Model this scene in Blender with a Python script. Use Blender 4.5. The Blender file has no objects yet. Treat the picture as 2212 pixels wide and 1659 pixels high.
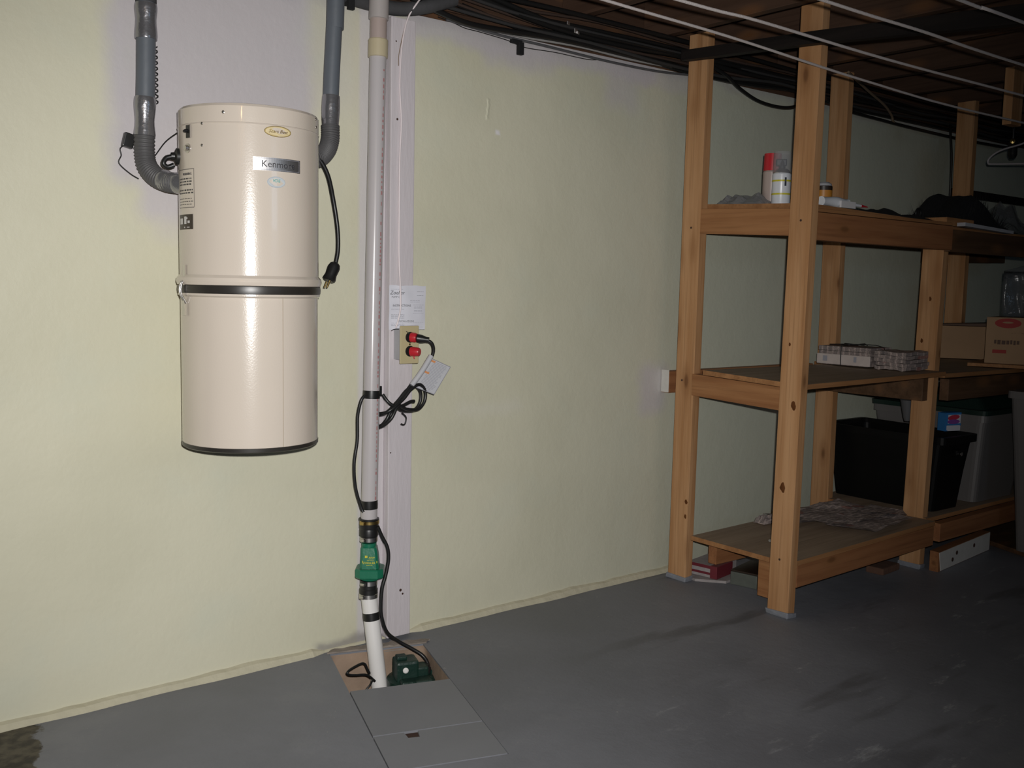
import bpy, bmesh, math, random
from mathutils import Vector, Matrix, noise
random.seed(7)
S = bpy.context.scene
COL = S.collection
R = math.radians

# ------------------------------------------------------------------ camera
yaw, pitch, roll = R(51.3), R(-5.7), R(1.15)
F = Vector((math.cos(pitch)*math.cos(yaw), math.cos(pitch)*math.sin(yaw), math.sin(pitch)))
R0 = Vector((math.sin(yaw), -math.cos(yaw), 0)); U0 = R0.cross(F)
RX = math.cos(roll)*R0 + math.sin(roll)*U0
UP = -math.sin(roll)*R0 + math.cos(roll)*U0
CAM = Vector((0, -2.617, 1.12))
cd = bpy.data.cameras.new('camera'); cam = bpy.data.objects.new('camera', cd); COL.objects.link(cam)
m = Matrix((RX, UP, -F)).transposed().to_4x4(); m.translation = CAM
cam.matrix_world = m
cd.sensor_fit = 'HORIZONTAL'; cd.sensor_width = 36; cd.lens = 36*2140/2212; cd.clip_start = 0.02
S.camera = cam

# ------------------------------------------------------------------ light, world, exposure
w = bpy.data.worlds.new('world'); S.world = w; w.use_nodes = True
w.node_tree.nodes['Background'].inputs[0].default_value = (0.6, 0.65, 0.7, 1)
w.node_tree.nodes['Background'].inputs[1].default_value = 0.01
S.view_settings.view_transform = 'Standard'; S.view_settings.look = 'None'
S.view_settings.exposure = 0.0; S.view_settings.gamma = 1; S.view_settings.use_curve_mapping = False
# the camera's own flash, just above and to the right of the lens
ld = bpy.data.lights.new('camera_flash', 'SPOT'); ld.energy = 250; ld.color = (1.0, 0.985, 0.965)
ld.shadow_soft_size = 0.012; ld.spot_size = R(88); ld.spot_blend = 1.0
lo = bpy.data.objects.new('camera_flash', ld); COL.objects.link(lo)
aim = (F - RX*0.14 - UP*0.02).normalized()
lo.matrix_world = Matrix.Translation(CAM + RX*0.035 + UP*0.055) @ aim.to_track_quat('-Z', 'Y').to_matrix().to_4x4()
# a warm bulb behind the photographer
bd = bpy.data.lights.new('ceiling_bulb', 'POINT'); bd.energy = 3.0; bd.color = (1.0, 0.6, 0.28); bd.shadow_soft_size = 0.035
bo = bpy.data.objects.new('ceiling_bulb', bd); COL.objects.link(bo); bo.location = (-0.75, -2.75, 1.98)

# ------------------------------------------------------------------ materials
def mat(name, col, rough=0.6, metal=0.0, spec=0.5, bump=0.0, bscale=40, var=0.0, vscale=6, trans=0, alpha=1, stretch=None, coat=0):
    mt = bpy.data.materials.new(name); mt.use_nodes = True
    nt = mt.node_tree; b = nt.nodes['Principled BSDF']
    b.inputs['Base Color'].default_value = (*col, 1); b.inputs['Roughness'].default_value = rough
    b.inputs['Metallic'].default_value = metal; b.inputs['Specular IOR Level'].default_value = spec
    b.inputs['Coat Weight'].default_value = coat
    if trans: b.inputs['Transmission Weight'].default_value = trans
    if alpha < 1: b.inputs['Alpha'].default_value = alpha
    if bump or var:
        tc = nt.nodes.new('ShaderNodeTexCoord'); mp = nt.nodes.new('ShaderNodeMapping')
        nt.links.new(tc.outputs['Object'], mp.inputs[0])
        if stretch: mp.inputs['Scale'].default_value = stretch
    if bump:
        n = nt.nodes.new('ShaderNodeTexNoise'); n.inputs['Scale'].default_value = bscale; n.inputs['Detail'].default_value = 4
        nt.links.new(mp.outputs[0], n.inputs['Vector'])
        bp = nt.nodes.new('ShaderNodeBump'); bp.inputs['Strength'].default_value = bump; bp.inputs['Distance'].default_value = 0.004
        nt.links.new(n.outputs[0], bp.inputs['Height']); nt.links.new(bp.outputs[0], b.inputs['Normal'])
    if var:
        n = nt.nodes.new('ShaderNodeTexNoise'); n.inputs['Scale'].default_value = vscale; n.inputs['Detail'].default_value = 5
        nt.links.new(mp.outputs[0], n.inputs['Vector'])
        mx = nt.nodes.new('ShaderNodeMix'); mx.data_type = 'RGBA'
        mx.inputs[6].default_value = tuple(c*(1-var) for c in col)+(1,); mx.inputs[7].default_value = tuple(min(1, c*(1+var)) for c in col)+(1,)
        nt.links.new(n.outputs[0], mx.inputs[0]); nt.links.new(mx.outputs[2], b.inputs['Base Color'])
    return mt

class NT:
    """tiny node helper"""
    def __init__(s, name, rough=0.6, spec=0.4):
        s.m = bpy.data.materials.new(name); s.m.use_nodes = True; s.t = s.m.node_tree
        s.b = s.t.nodes['Principled BSDF']; s.b.inputs['Roughness'].default_value = rough; s.b.inputs['Specular IOR Level'].default_value = spec
    def n(s, k, **kw):
        x = s.t.nodes.new(k)
        for a, v in kw.items(): setattr(x, a, v)
        return x
    def l(s, a, b): s.t.links.new(a, b)
    def math(s, op, a, b=None, clamp=False):
        x = s.n('ShaderNodeMath', operation=op, use_clamp=clamp)
        for i, v in enumerate((a, b)):
            if v is None: continue
            if isinstance(v, (int, float)): x.inputs[i].default_value = v
            else: s.l(v, x.inputs[i])
        return x.outputs[0]
    def noise(s, vec, scale, detail=3, rough=0.5):
        x = s.n('ShaderNodeTexNoise'); x.inputs['Scale'].default_value = scale; x.inputs['Detail'].default_value = detail
        x.inputs['Roughness'].default_value = rough; s.l(vec, x.inputs['Vector']); return x
    def ramp(s, v, a, b, lo=0.0, hi=1.0):
        x = s.n('ShaderNodeMapRange', interpolation_type='SMOOTHSTEP'); s.l(v, x.inputs[0])
        x.inputs[1].default_value = a; x.inputs[2].default_value = b; x.inputs[3].default_value = lo; x.inputs[4].default_value = hi
        return x.outputs[0]
    def mix(s, f, a, b):
        x = s.n('ShaderNodeMix', data_type='RGBA')
        for i, v in ((0, f), (6, a), (7, b)):
            if isinstance(v, tuple): x.inputs[i].default_value = (*v, 1)
            elif isinstance(v, (int, float)): x.inputs[i].default_value = v
            else: s.l(v, x.inputs[i])
        return x.outputs[2]
    def box(s, X, Z, x0, x1, z0, z1, soft):
        a = s.math('MULTIPLY', s.ramp(X, x0-soft, x0+soft), s.ramp(X, x1-soft, x1+soft, 1, 0))
        b = s.math('MULTIPLY', s.ramp(Z, z0-soft, z0+soft), s.ramp(Z, z1-soft, z1+soft, 1, 0))
        return s.math('MULTIPLY', a, b)
    def bump(s, h, strength, dist=0.004):
        x = s.n('ShaderNodeBump'); x.inputs['Strength'].default_value = strength; x.inputs['Distance'].default_value = dist
        s.l(h, x.inputs['Height']); s.l(x.outputs[0], s.b.inputs['Normal'])

def wall_material():
    k = NT('painted_masonry', 0.5, 0.35)
    tc = k.n('ShaderNodeTexCoord'); P = tc.outputs['Object']
    nd = k.noise(P, 7, 4, 0.6)
    off = k.n('ShaderNodeVectorMath', operation='MULTIPLY_ADD'); k.l(nd.outputs['Color'], off.inputs[0])
    off.inputs[1].default_value = (0.07, 0.07, 0.07); k.l(P, off.inputs[2])
    sub = k.n('ShaderNodeVectorMath', operation='SUBTRACT'); k.l(off.outputs[0], sub.inputs[0]); sub.inputs[1].default_value = (0.035, 0.035, 0.035)
    sp = k.n('ShaderNodeSeparateXYZ'); k.l(sub.outputs[0], sp.inputs[0]); X, Z = sp.outputs[0], sp.outputs[2]
    sq = k.n('ShaderNodeSeparateXYZ'); k.l(P, sq.inputs[0]); X0, Z0 = sq.outputs[0], sq.outputs[2]
    big = k.noise(P, 1.7, 3)
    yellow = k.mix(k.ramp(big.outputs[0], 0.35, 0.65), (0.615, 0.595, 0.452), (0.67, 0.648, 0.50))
    yellow = k.mix(k.ramp(X0, 1.9, 3.6, 0, 0.75), yellow, (0.50, 0.525, 0.44))  # grey-green shift to the right: cooler distant light painted into the wall colour
    lilac = (0.56, 0.525, 0.545)
    c = yellow
    for bx, st in (((0.785, 1.34, 1.36, 2.1, 0.035), 0.95), ((1.22, 1.50, 1.62, 2.1, 0.06), 0.30), ((0.86, 1.02, 1.27, 1.38, 0.03), 0.9),
                   ((1.66, 2.75, 1.865, 2.1, 0.022), 0.85), ((1.95, 2.25, 1.83, 1.9, 0.03), 0.7), ((2.5, 2.66, 1.76, 1.9, 0.04), 0.6),
                   ((2.72, 2.86, 0.64, 0.83, 0.035), 0.75),
                   ((2.6, 2.95, 1.86, 2.1, 0.02), 0.5), ((0.9, 1.2, 1.22, 1.3, 0.03), 0.4)):
        c = k.mix(k.math('MULTIPLY', k.box(X, Z, *bx), st), c, lilac)
    c = k.mix(k.math('MULTIPLY', k.box(X, Z, 1.86, 2.14, 0.69, 0.725, 0.03), 0.4), c, (0.70, 0.68, 0.60))
    # lilac strip and drips beside the pipe chase
    c = k.mix(k.math('MULTIPLY', k.box(X0, Z, 1.50, 1.62, 0.0, 2.1, 0.008), 0.9), c, (0.62, 0.59, 0.59))
    # paint chip, white fleck, dirty scuffs by the pit
    c = k.mix(k.box(X, Z, 2.011, 2.026, 1.60, 1.618, 0.006), c, (0.8, 0.78, 0.78))
    scr = k.box(X, Z, 1.970, 1.978, 1.645, 1.715, 0.005)
    c = k.mix(k.math('MULTIPLY', scr, 0.6), c, (0.8, 0.79, 0.6))
    c = k.mix(k.math('MULTIPLY', k.box(X, Z, 1.36, 1.58, -0.1, 0.035, 0.015), 0.75), c, (0.27, 0.25, 0.24))
    # faint green-blue undercoat clouds
    cl = k.noise(P, 3.1, 5, 0.6)
    c = k.mix(k.ramp(cl.outputs[0], 0.50, 0.74, 0, 0.22), c, (0.56, 0.61, 0.52))
    # dull top where the dust sits
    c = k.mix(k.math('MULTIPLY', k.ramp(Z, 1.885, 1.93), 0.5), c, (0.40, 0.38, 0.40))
    k.l(c, k.b.inputs['Base Color'])
    h1 = k.noise(P, 60, 4, 0.6); h2 = k.noise(P, 14, 3)
    h = k.math('ADD', k.math('MULTIPLY', h1.outputs[0], 0.34), k.math('MULTIPLY', h2.outputs[0], 0.75))
    h = k.math('ADD', h, k.math('MULTIPLY', scr, 0.8))
    k.bump(h, 0.42, 0.006)
    return k.m

def floor_material():
    k = NT('grey_floor_paint', 0.5, 0.35)
    tc = k.n('ShaderNodeTexCoord'); P = tc.outputs['Object']
    sp = k.n('ShaderNodeSeparateXYZ'); k.l(P, sp.inputs[0]); X, Y = sp.outputs[0], sp.outputs[1]
    big = k.noise(P, 1.1, 5, 0.65)
    c = k.mix(k.ramp(big.outputs[0], 0.3, 0.7), (0.150, 0.155, 0.175), (0.215, 0.220, 0.245))
    # large half-worn patches
    w1 = k.noise(P, 2.3, 7, 0.72)
    c = k.mix(k.ramp(w1.outputs[0], 0.54, 0.68, 0, 0.4), c, (0.25, 0.255, 0.27))
    # worn pale scuffs: stretched, thin, only away from the wall and right of the pit
    mp = k.n('ShaderNodeMapping'); k.l(P, mp.inputs[0]); mp.inputs['Rotation'].default_value = (0, 0, R(48)); mp.inputs['Scale'].default_value = (2.2, 9, 1)
    sc = k.noise(mp.outputs[0], 1.6, 8, 0.75)
    area = k.math('MULTIPLY', k.ramp(X, 1.5, 2.4), k.ramp(Y, -0.6, -0.9))
    c = k.mix(k.math('MULTIPLY', k.math('MULTIPLY', k.ramp(sc.outputs[0], 0.575, 0.68), area), 0.6), c, (0.48, 0.49, 0.50))
    mp2 = k.n('ShaderNodeMapping'); k.l(P, mp2.inputs[0]); mp2.inputs['Rotation'].default_value = (0, 0, R(40)); mp2.inputs['Scale'].default_value = (1.0, 5, 1)
    s2 = k.noise(mp2.outputs[0], 0.9, 4, 0.6)
    c = k.mix(k.math('MULTIPLY', k.ramp(s2.outputs[0], 0.56, 0.66), k.ramp(X, 1.8, 2.5, 0, 0.55)), c, (0.075, 0.073, 0.074))
    fl = k.noise(P, 55, 2)
    c = k.mix(k.ramp(fl.outputs[0], 0.74, 0.78, 0, 0.6), c, (0.4, 0.39, 0.37))
    # unpainted dark concrete at the left
    nz = k.noise(P, 16, 4, 0.65)
    Xn = k.math('ADD', X, k.math('MULTIPLY', k.math('SUBTRACT', nz.outputs[0], 0.5), 0.09))
    Xm = k.math('ADD', Xn, k.math('MULTIPLY', Y, -0.22))
    dk = k.noise(P, 30, 4)
    dark = k.mix(k.ramp(dk.outputs[0], 0.35, 0.65), (0.032, 0.026, 0.02), (0.10, 0.085, 0.06))
    c = k.mix(k.ramp(Xm, 0.585, 0.575), c, dark)
    k.l(c, k.b.inputs['Base Color'])
    h = k.noise(P, 26, 6, 0.65); k.bump(h.outputs[0], 0.35, 0.004)
    r = k.ramp(big.outputs[0], 0.3, 0.7, 0.42, 0.6); k.l(r, k.b.inputs['Roughness'])
    return k.m

def wood(name, c1, c2, axis, dark=0.35, knots=True, ring=1.0):
    k = NT(name, 0.62, 0.25)
    tc = k.n('ShaderNodeTexCoord'); oi = k.n('ShaderNodeObjectInfo')
    ad = k.n('ShaderNodeVectorMath', operation='MULTIPLY_ADD'); k.l(oi.outputs['Random'], ad.inputs[0]); ad.inputs[1].default_value = (9.1, 5.3, 7.7)
    k.l(tc.outputs['Object'], ad.inputs[2])
    mp = k.n('ShaderNodeMapping'); k.l(ad.outputs[0], mp.inputs[0])
    sc = [22.0, 22.0, 22.0]; sc[axis] = 1.3; mp.inputs['Scale'].default_value = sc
    g = k.noise(mp.outputs[0], 1.0, 6, 0.6)
    c = k.mix(k.ramp(g.outputs[0], 0.3, 0.7), c1, c2)
    mp3 = k.n('ShaderNodeMapping'); k.l(ad.outputs[0], mp3.inputs[0]); s3 = [120.0]*3; s3[axis] = 3; mp3.inputs['Scale'].default_value = s3
    g2 = k.noise(mp3.outputs[0], 1.0, 2)
    c = k.mix(k.ramp(g2.outputs[0], 0.5, 0.75, 0, 0.35), c, tuple(v*0.55 for v in c1))
    if knots:
        mp2 = k.n('ShaderNodeMapping'); k.l(ad.outputs[0], mp2.inputs[0]); s2 = [11.0]*3; s2[axis] = 4.2; mp2.inputs['Scale'].default_value = s2
        v = k.n('ShaderNodeTexVoronoi'); k.l(mp2.outputs[0], v.inputs['Vector']); v.inputs['Scale'].default_value = 1.0
        c = k.mix(k.ramp(v.outputs['Distance'], 0.16, 0.05, 0, 0.8), c, (0.09, 0.035, 0.014))
        c = k.mix(k.ramp(v.outputs['Distance'], 0.38, 0.12, 0, 0.4), c, (0.27, 0.12, 0.045))
    k.l(c, k.b.inputs['Base Color']); k.bump(g.outputs[0], 0.25, 0.002)
    return k.m

def news_material(seed):
    k = NT('newsprint', 0.8, 0.1)
    tc = k.n('ShaderNodeTexCoord')
    mp = k.n('ShaderNodeMapping'); k.l(tc.outputs['Object'], mp.inputs[0]); mp.inputs['Location'].default_value = (seed*3.1, seed*1.7, 0)
    br = k.n('ShaderNodeTexBrick'); k.l(mp.outputs[0], br.inputs['Vector']); br.inputs['Scale'].default_value = 13
    br.inputs['Color1'].default_value = (0.31, 0.255, 0.235, 1); br.inputs['Color2'].default_value = (0.21, 0.175, 0.165, 1); br.inputs['Mortar'].default_value = (0.42, 0.34, 0.31, 1)
    br.inputs['Mortar Size'].default_value = 0.05; br.inputs['Brick Width'].default_value = 0.62; br.inputs['Row Height'].default_value = 0.33
    m2 = k.n('ShaderNodeMapping'); k.l(tc.outputs['Object'], m2.inputs[0]); m2.inputs['Scale'].default_value = (30, 260, 260)
    t = k.noise(m2.outputs[0], 1, 2)
    c = k.mix(k.ramp(t.outputs[0], 0.48, 0.6, 0, 0.6), br.outputs[0], (0.13, 0.11, 0.11))
    b = k.noise(mp.outputs[0], 7, 1)
    c = k.mix(k.ramp(b.outputs[0], 0.66, 0.69, 0, 0.6), c, (0.26, 0.10, 0.08))
    c = k.mix(k.ramp(b.outputs[0], 0.36, 0.33, 0, 0.6), c, (0.08, 0.075, 0.08))
    k.l(c, k.b.inputs['Base Color']); h = k.noise(mp.outputs[0], 30, 3); k.bump(h.outputs[0], 0.5, 0.003)
    return k.m

M = {}
M['wall'] = wall_material(); M['floor'] = floor_material()
M['pine_z'] = wood('pine_upright', (0.40, 0.20, 0.085), (0.545, 0.31, 0.155), 2)
M['pine_x'] = wood('pine_along', (0.235, 0.095, 0.040), (0.335, 0.150, 0.064), 0)
M['pine_y'] = wood('pine_across', (0.27, 0.115, 0.045), (0.38, 0.185, 0.078), 1)
M['ply'] = wood('plywood', (0.25, 0.18, 0.125), (0.33, 0.245, 0.175), 0, knots=False)
M['plyedge'] = wood('plywood_edge', (0.27, 0.125, 0.05), (0.39, 0.195, 0.082), 0, knots=False)
M['joist'] = wood('old_joist', (0.075, 0.042, 0.028), (0.105, 0.060, 0.040), 1)
M['sill'] = wood('old_sill', (0.05, 0.028, 0.018), (0.10, 0.055, 0.035), 0)
M['board_dk'] = wood('dark_strip', (0.008, 0.006, 0.006), (0.016, 0.012, 0.011), 1, knots=False)
M['dkrail'] = wood('dark_rail', (0.075, 0.04, 0.02), (0.12, 0.065, 0.035), 0)
M['lilacwood'] = mat('lilac_painted_board', (0.61, 0.565, 0.585), 0.45, var=0.05, bump=0.3, bscale=30, stretch=(3, 3, 0.6))
M['whitewood'] = mat('chalky_white_paint', (0.62, 0.60, 0.56), 0.7, var=0.12, vscale=30)
M['cream'] = mat('cream_enamel', (0.64, 0.565, 0.485), 0.20, spec=0.55, bump=0.06, bscale=260, var=0.03, coat=0.35)
M['steel'] = mat('brushed_steel', (0.62, 0.60, 0.58), 0.28, metal=1, bump=0.1, bscale=80)
M['chrome'] = mat('chrome_plate', (0.80, 0.78, 0.78), 0.42, metal=1)
M['brass'] = mat('brass', (0.55, 0.40, 0.15), 0.3, metal=1)
M['black'] = mat('black_rubber', (0.012, 0.012, 0.012), 0.38)
M['blackmatt'] = mat('black_fabric', (0.006, 0.006, 0.007), 0.85, bump=0.5, bscale=50)
M['bandblk'] = mat('dark_seal_band', (0.028, 0.025, 0.022), 0.35, var=0.2, vscale=20)
M['tape'] = mat('silver_duct_tape', (0.33, 0.33, 0.35), 0.26, metal=0.75, bump=0.9, bscale=28)
M['pvcgrey'] = mat('grey_pipe', (0.115, 0.130, 0.150), 0.5, var=0.12, vscale=12, bump=0.15)
M['hose'] = mat('grey_flex_hose', (0.085, 0.083, 0.085), 0.55)
M['ductdk'] = mat('dusty_grey_pipe', (0.055, 0.055, 0.058), 0.8, var=0.3, bump=0.6)
M['pvc'] = mat('white_pvc', (0.50, 0.47, 0.475), 0.22, spec=0.5, var=0.03)
M['pvclow'] = mat('white_pvc_clean', (0.78, 0.76, 0.74), 0.28)
M['pvcold'] = mat('aged_pvc', (0.42, 0.34, 0.31), 0.35, var=0.08)
M['pvcyel'] = mat('yellowed_coupling', (0.52, 0.45, 0.30), 0.35, var=0.06)
M['red_ink'] = mat('red_ink', (0.45, 0.23, 0.23), 0.5)
M['green'] = mat('green_enamel', (0.012, 0.155, 0.085), 0.32, var=0.1, vscale=30, bump=0.15, bscale=90)
M['greendk'] = mat('dark_green_casting', (0.006, 0.028, 0.02), 0.45, bump=0.4, bscale=60, var=0.3)
M['yellow_ink'] = mat('yellow_ink', (0.75, 0.62, 0.03), 0.5)
M['ink'] = mat('black_ink', (0.03, 0.03, 0.035), 0.5)
M['greyink'] = mat('grey_ink', (0.30, 0.30, 0.34), 0.6)
M['teal_ink'] = mat('teal_ink', (0.05, 0.38, 0.38), 0.5)
M['gold'] = mat('gold_sticker', (0.60, 0.47, 0.20), 0.35, metal=0.2)
M['golddk'] = mat('dark_gold_line', (0.17, 0.11, 0.03), 0.4)
M['goldin'] = mat('pale_gold', (0.70, 0.58, 0.34), 0.35)
M['sticker'] = mat('pale_sticker', (0.64, 0.62, 0.62), 0.4)
M['almond'] = mat('almond_plastic', (0.50, 0.43, 0.25), 0.35)
M['boxgrey'] = mat('painted_steel_box', (0.42, 0.42, 0.44), 0.5, var=0.15, vscale=30)
M['red'] = mat('red_plastic', (0.50, 0.02, 0.03), 0.35)
M['paper'] = mat('white_paper', (0.68, 0.68, 0.74), 0.7, bump=0.2, bscale=8)
M['tagpap'] = mat('laminated_tag', (0.50, 0.50, 0.52), 0.35)
M['orange_ink'] = mat('orange_ink', (0.62, 0.25, 0.09), 0.6)
M['concrete'] = mat('raw_concrete', (0.30, 0.215, 0.155), 0.85, bump=1.0, bscale=22, var=0.35, vscale=14)
M['mortar'] = mat('painted_mortar', (0.53, 0.495, 0.365), 0.8, bump=0.8, bscale=40, var=0.12, vscale=30)
M['rope'] = mat('white_clothesline', (0.62, 0.56, 0.54), 0.6, bump=0.5, bscale=300)
M['greypaint'] = mat('grey_paint_foot', (0.22, 0.23, 0.26), 0.6, bump=0.6, bscale=50, var=0.25, vscale=40)
M['totblk'] = mat('black_tote_plastic', (0.003, 0.003, 0.003), 0.5, spec=0.2)
M['totgry'] = mat('grey_tote_plastic', (0.155, 0.145, 0.14), 0.45)
M['totgrn'] = mat('dark_green_lid', (0.012, 0.028, 0.022), 0.35)
M['card'] = mat('cardboard', (0.36, 0.225, 0.125), 0.8, var=0.12, vscale=10)
M['cardred'] = mat('box_red_print', (0.32, 0.03, 0.025), 0.7)
M['cardink'] = mat('box_dark_print', (0.10, 0.055, 0.035), 0.7)
M['canwhite'] = mat('white_can_print', (0.66, 0.68, 0.72), 0.3, spec=0.5)
M['canyel'] = mat('yellow_band', (0.55, 0.48, 0.03), 0.35)
M['clear'] = mat('clear_cap', (0.45, 0.46, 0.48), 0.08, alpha=0.32, spec=0.8)
M['caninner'] = mat('dark_can_top', (0.03, 0.033, 0.042), 0.35, metal=0.3)
M['darklabel'] = mat('dark_brown_label', (0.03, 0.018, 0.012), 0.4)
M['orange_lbl'] = mat('orange_label', (0.50, 0.21, 0.03), 0.4)
M['greybag'] = mat('crumpled_plastic', (0.26, 0.265, 0.275), 0.22, bump=1.0, bscale=30, alpha=0.75)
M['clearbag'] = mat('clear_bag', (0.13, 0.14, 0.15), 0.2, bump=1.0, bscale=25, alpha=0.45, spec=0.8)
M['bulb'] = mat('pale_worn', (0.42, 0.40, 0.38), 0.6)
M['hanger'] = mat('white_hanger', (0.42, 0.40, 0.42), 0.4)
M['books'] = mat('grey_print', (0.33, 0.30, 0.295), 0.8, var=0.3, vscale=40)
M['dkred'] = mat('dark_red_cloth', (0.15, 0.018, 0.028), 0.6, var=0.3)
M['greengrey'] = mat('grey_green_case', (0.10, 0.11, 0.095), 0.5, var=0.25, vscale=50)
M['rust'] = mat('rusty_brown', (0.05, 0.022, 0.014), 0.8, bump=1, var=0.3)
M['tan'] = mat('tan_cable', (0.20, 0.14, 0.09), 0.6)
M['cabgrey'] = mat('grey_cable', (0.09, 0.09, 0.095), 0.6)
M['knot'] = mat('wood_knot', (0.12, 0.045, 0.016), 0.95, spec=0.05, var=0.4, vscale=90)
M['cabbrown'] = mat('brown_cable', (0.05, 0.03, 0.022), 0.7)
M['cabdark'] = mat('dusty_black_cable', (0.03, 0.029, 0.029), 0.7)
M['cabdust'] = mat('dusty_white_cable', (0.30, 0.29, 0.28), 0.7)
M['wirewhite'] = mat('white_wire', (0.78, 0.70, 0.71), 0.4)
M['blue'] = mat('blue_box_print', (0.03, 0.17, 0.42), 0.5)
M['redp'] = mat('red_box_print', (0.45, 0.03, 0.06), 0.5)
M['whitep'] = mat('white_box_print', (0.55, 0.55, 0.6), 0.5)
NEWS = [news_material(i) for i in range(4)]

# ------------------------------------------------------------------ mesh helpers
class MB:
    def __init__(s): s.v = []; s.f = []; s.sm = []
    def add(s, vs, fs, smooth=False):
        o = len(s.v); s.v += [Vector(p) for p in vs]; s.f += [[i+o for i in f] for f in fs]; s.sm += [smooth]*len(fs); return s
    def box(s, x0, x1, y0, y1, z0, z1, bev=0.0, rot=0, piv=None):
        bm = bmesh.new(); bmesh.ops.create_cube(bm, size=1)
        for v in bm.verts:
            v.co = Vector(((x0+x1)/2+v.co.x*(x1-x0), (y0+y1)/2+v.co.y*(y1-y0), (z0+z1)/2+v.co.z*(z1-z0)))
        if bev: bmesh.ops.bevel(bm, geom=bm.edges[:], offset=bev, segments=2, affect='EDGES', profile=0.6)
        s.bm(bm, rot, piv or ((x0+x1)/2, (y0+y1)/2, 0)); return s
    def bm(s, bm, rot=0, piv=(0, 0, 0), smooth=False):
        bm.verts.ensure_lookup_table(); bm.verts.index_update()
        T = Matrix.Translation(Vector(piv)) @ (rot if isinstance(rot, Matrix) else Matrix.Rotation(rot, 4, 'Z')) @ Matrix.Translation(-Vector(piv))
        s.add([T @ v.co for v in bm.verts], [[v.index for v in f.verts] for f in bm.faces], smooth); bm.free()
    def xf(s, T):
        s.v = [T @ v for v in s.v]; return s
    def hexa(s, b, t):
        """b, t: 4 bottom and 4 top corners, counter-clockwise"""
        s.add(list(b)+list(t), [[3, 2, 1, 0], [4, 5, 6, 7], [0, 1, 5, 4], [1, 2, 6, 5], [2, 3, 7, 6], [3, 0, 4, 7]]); return s
    def lathe(s, prof, c=(0, 0, 0), n=32, axis=None, a0=0, a1=360, cap=True):
        """prof: (r, h) pairs along axis from c"""
        ax = Vector(axis or (0, 0, 1)).normalized(); t = Vector((1, 0, 0)) if abs(ax.x) < 0.9 else Vector((0, 1, 0))
        e1 = (t - ax*t.dot(ax)).normalized(); e2 = ax.cross(e1); c = Vector(c); full = abs(a1-a0) >= 359.9
        m = n if full else n+1; vs = []; fs = []
        rows = []; links = []                      # rings are doubled where the profile has a hard corner
        for j, (r, h) in enumerate(prof):
            rows.append((r, h))
            if j: links.append((len(rows)-2, len(rows)-1))
            if 0 < j < len(prof)-1:
                d0 = Vector((r-prof[j-1][0], h-prof[j-1][1])); d1 = Vector((prof[j+1][0]-r, prof[j+1][1]-h))
                if d0.length > 0 and d1.length > 0 and abs(d0.angle(d1)) > R(24): rows.append((r, h))
        for r, h in rows:
            for i in range(m):
                a = R(a0+(a1-a0)*i/n); vs.append(c+ax*h+(e1*math.cos(a)+e2*math.sin(a))*r)
        for j, _ in links:
            for i in range(n):
                k = (i+1) % m; fs.append([j*m+i, j*m+k, (j+1)*m+k, (j+1)*m+i])
        s.add(vs, fs, True)
        if cap and full:
            if prof[0][0] > 1e-6: s.add(vs[:m], [list(range(m))[::-1]])
            if prof[-1][0] > 1e-6: s.add(vs[-m:], [list(range(m))])
        return s
    def tube(s, pts, r, n=8, sub=6, rf=None, cap=True):
        p = smooth_path(pts, sub) if sub > 1 else [Vector(q) for q in pts]
        vs = []; fs = []; N = len(p); up = None
        for i in range(N):
            d = (p[min(i+1, N-1)]-p[max(i-1, 0)]).normalized()
            if up is None: up = Vector((0, 0, 1)) if abs(d.z) < 0.9 else Vector((1, 0, 0))
            e1 = (up-d*up.dot(d)).normalized(); up = e1; e2 = d.cross(e1); rr = rf(i/(N-1))*r if rf else r
            for j in range(n):
                a = 2*math.pi*j/n; vs.append(p[i]+(e1*math.cos(a)+e2*math.sin(a))*rr)
        for i in range(N-1):
            for j in range(n):
                k = (j+1) % n; fs.append([i*n+j, i*n+k, (i+1)*n+k, (i+1)*n+j])
        s.add(vs, fs, True)
        if cap: s.add(vs[:n], [list(range(n))[::-1]]); s.add(vs[-n:], [list(range(n))])
        return s

def smooth_path(pts, sub):
    p = [Vector(q) for q in pts]
    if len(p) < 3: return [p[0].lerp(p[-1], i/sub) for i in range(sub+1)]
    out = []
    for i in range(len(p)-1):
        a = p[max(i-1, 0)]; b = p[i]; c = p[i+1]; d = p[min(i+2, len(p)-1)]
        for j in range(sub):
            t = j/sub
            out.append(0.5*((2*b)+(c-a)*t+(2*a-5*b+4*c-d)*t*t+(3*b-a-3*c+d)*t**3))
    out.append(p[-1]); return out

def wloc(o):
    v = Vector((0, 0, 0))
    while o is not None: v += o.location; o = o.parent
    return v
def link(name, mb, material, parent=None, loc=None):
    me = bpy.data.meshes.new(name)
    base = wloc(parent) if parent else Vector(loc if loc is not None else (0, 0, 0))
    me.from_pydata([tuple(v-base) for v in mb.v], [], mb.f)
    me.polygons.foreach_set('use_smooth', mb.sm); me.validate(); me.update()
    ms = material if isinstance(material, list) else [material]
    for q in ms: me.materials.append(q)
    o = bpy.data.objects.new(name, me); COL.objects.link(o)
    if parent: o.parent = parent
    else: o.location = base
    return o
def tag(o, label=None, cat=None, group=None, kind=None):
    if label: o['label'] = label
    if cat: o['category'] = cat
    if group: o['group'] = group
    if kind: o['kind'] = kind
    return o
def thing(name, loc, label, cat, group=None):
    o = bpy.data.objects.new(name, None); COL.objects.link(o); o.location = loc; o.empty_display_size = 0.05
    return tag(o, label, cat, group)
def solo(name, mb, material, label, cat, group=None):
    xs = [v.x for v in mb.v]; ys = [v.y for v in mb.v]; zs = [v.z for v in mb.v]
    return tag(link(name, mb, material, None, ((min(xs)+max(xs))/2, (min(ys)+max(ys))/2, min(zs))), label, cat, group)
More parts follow.
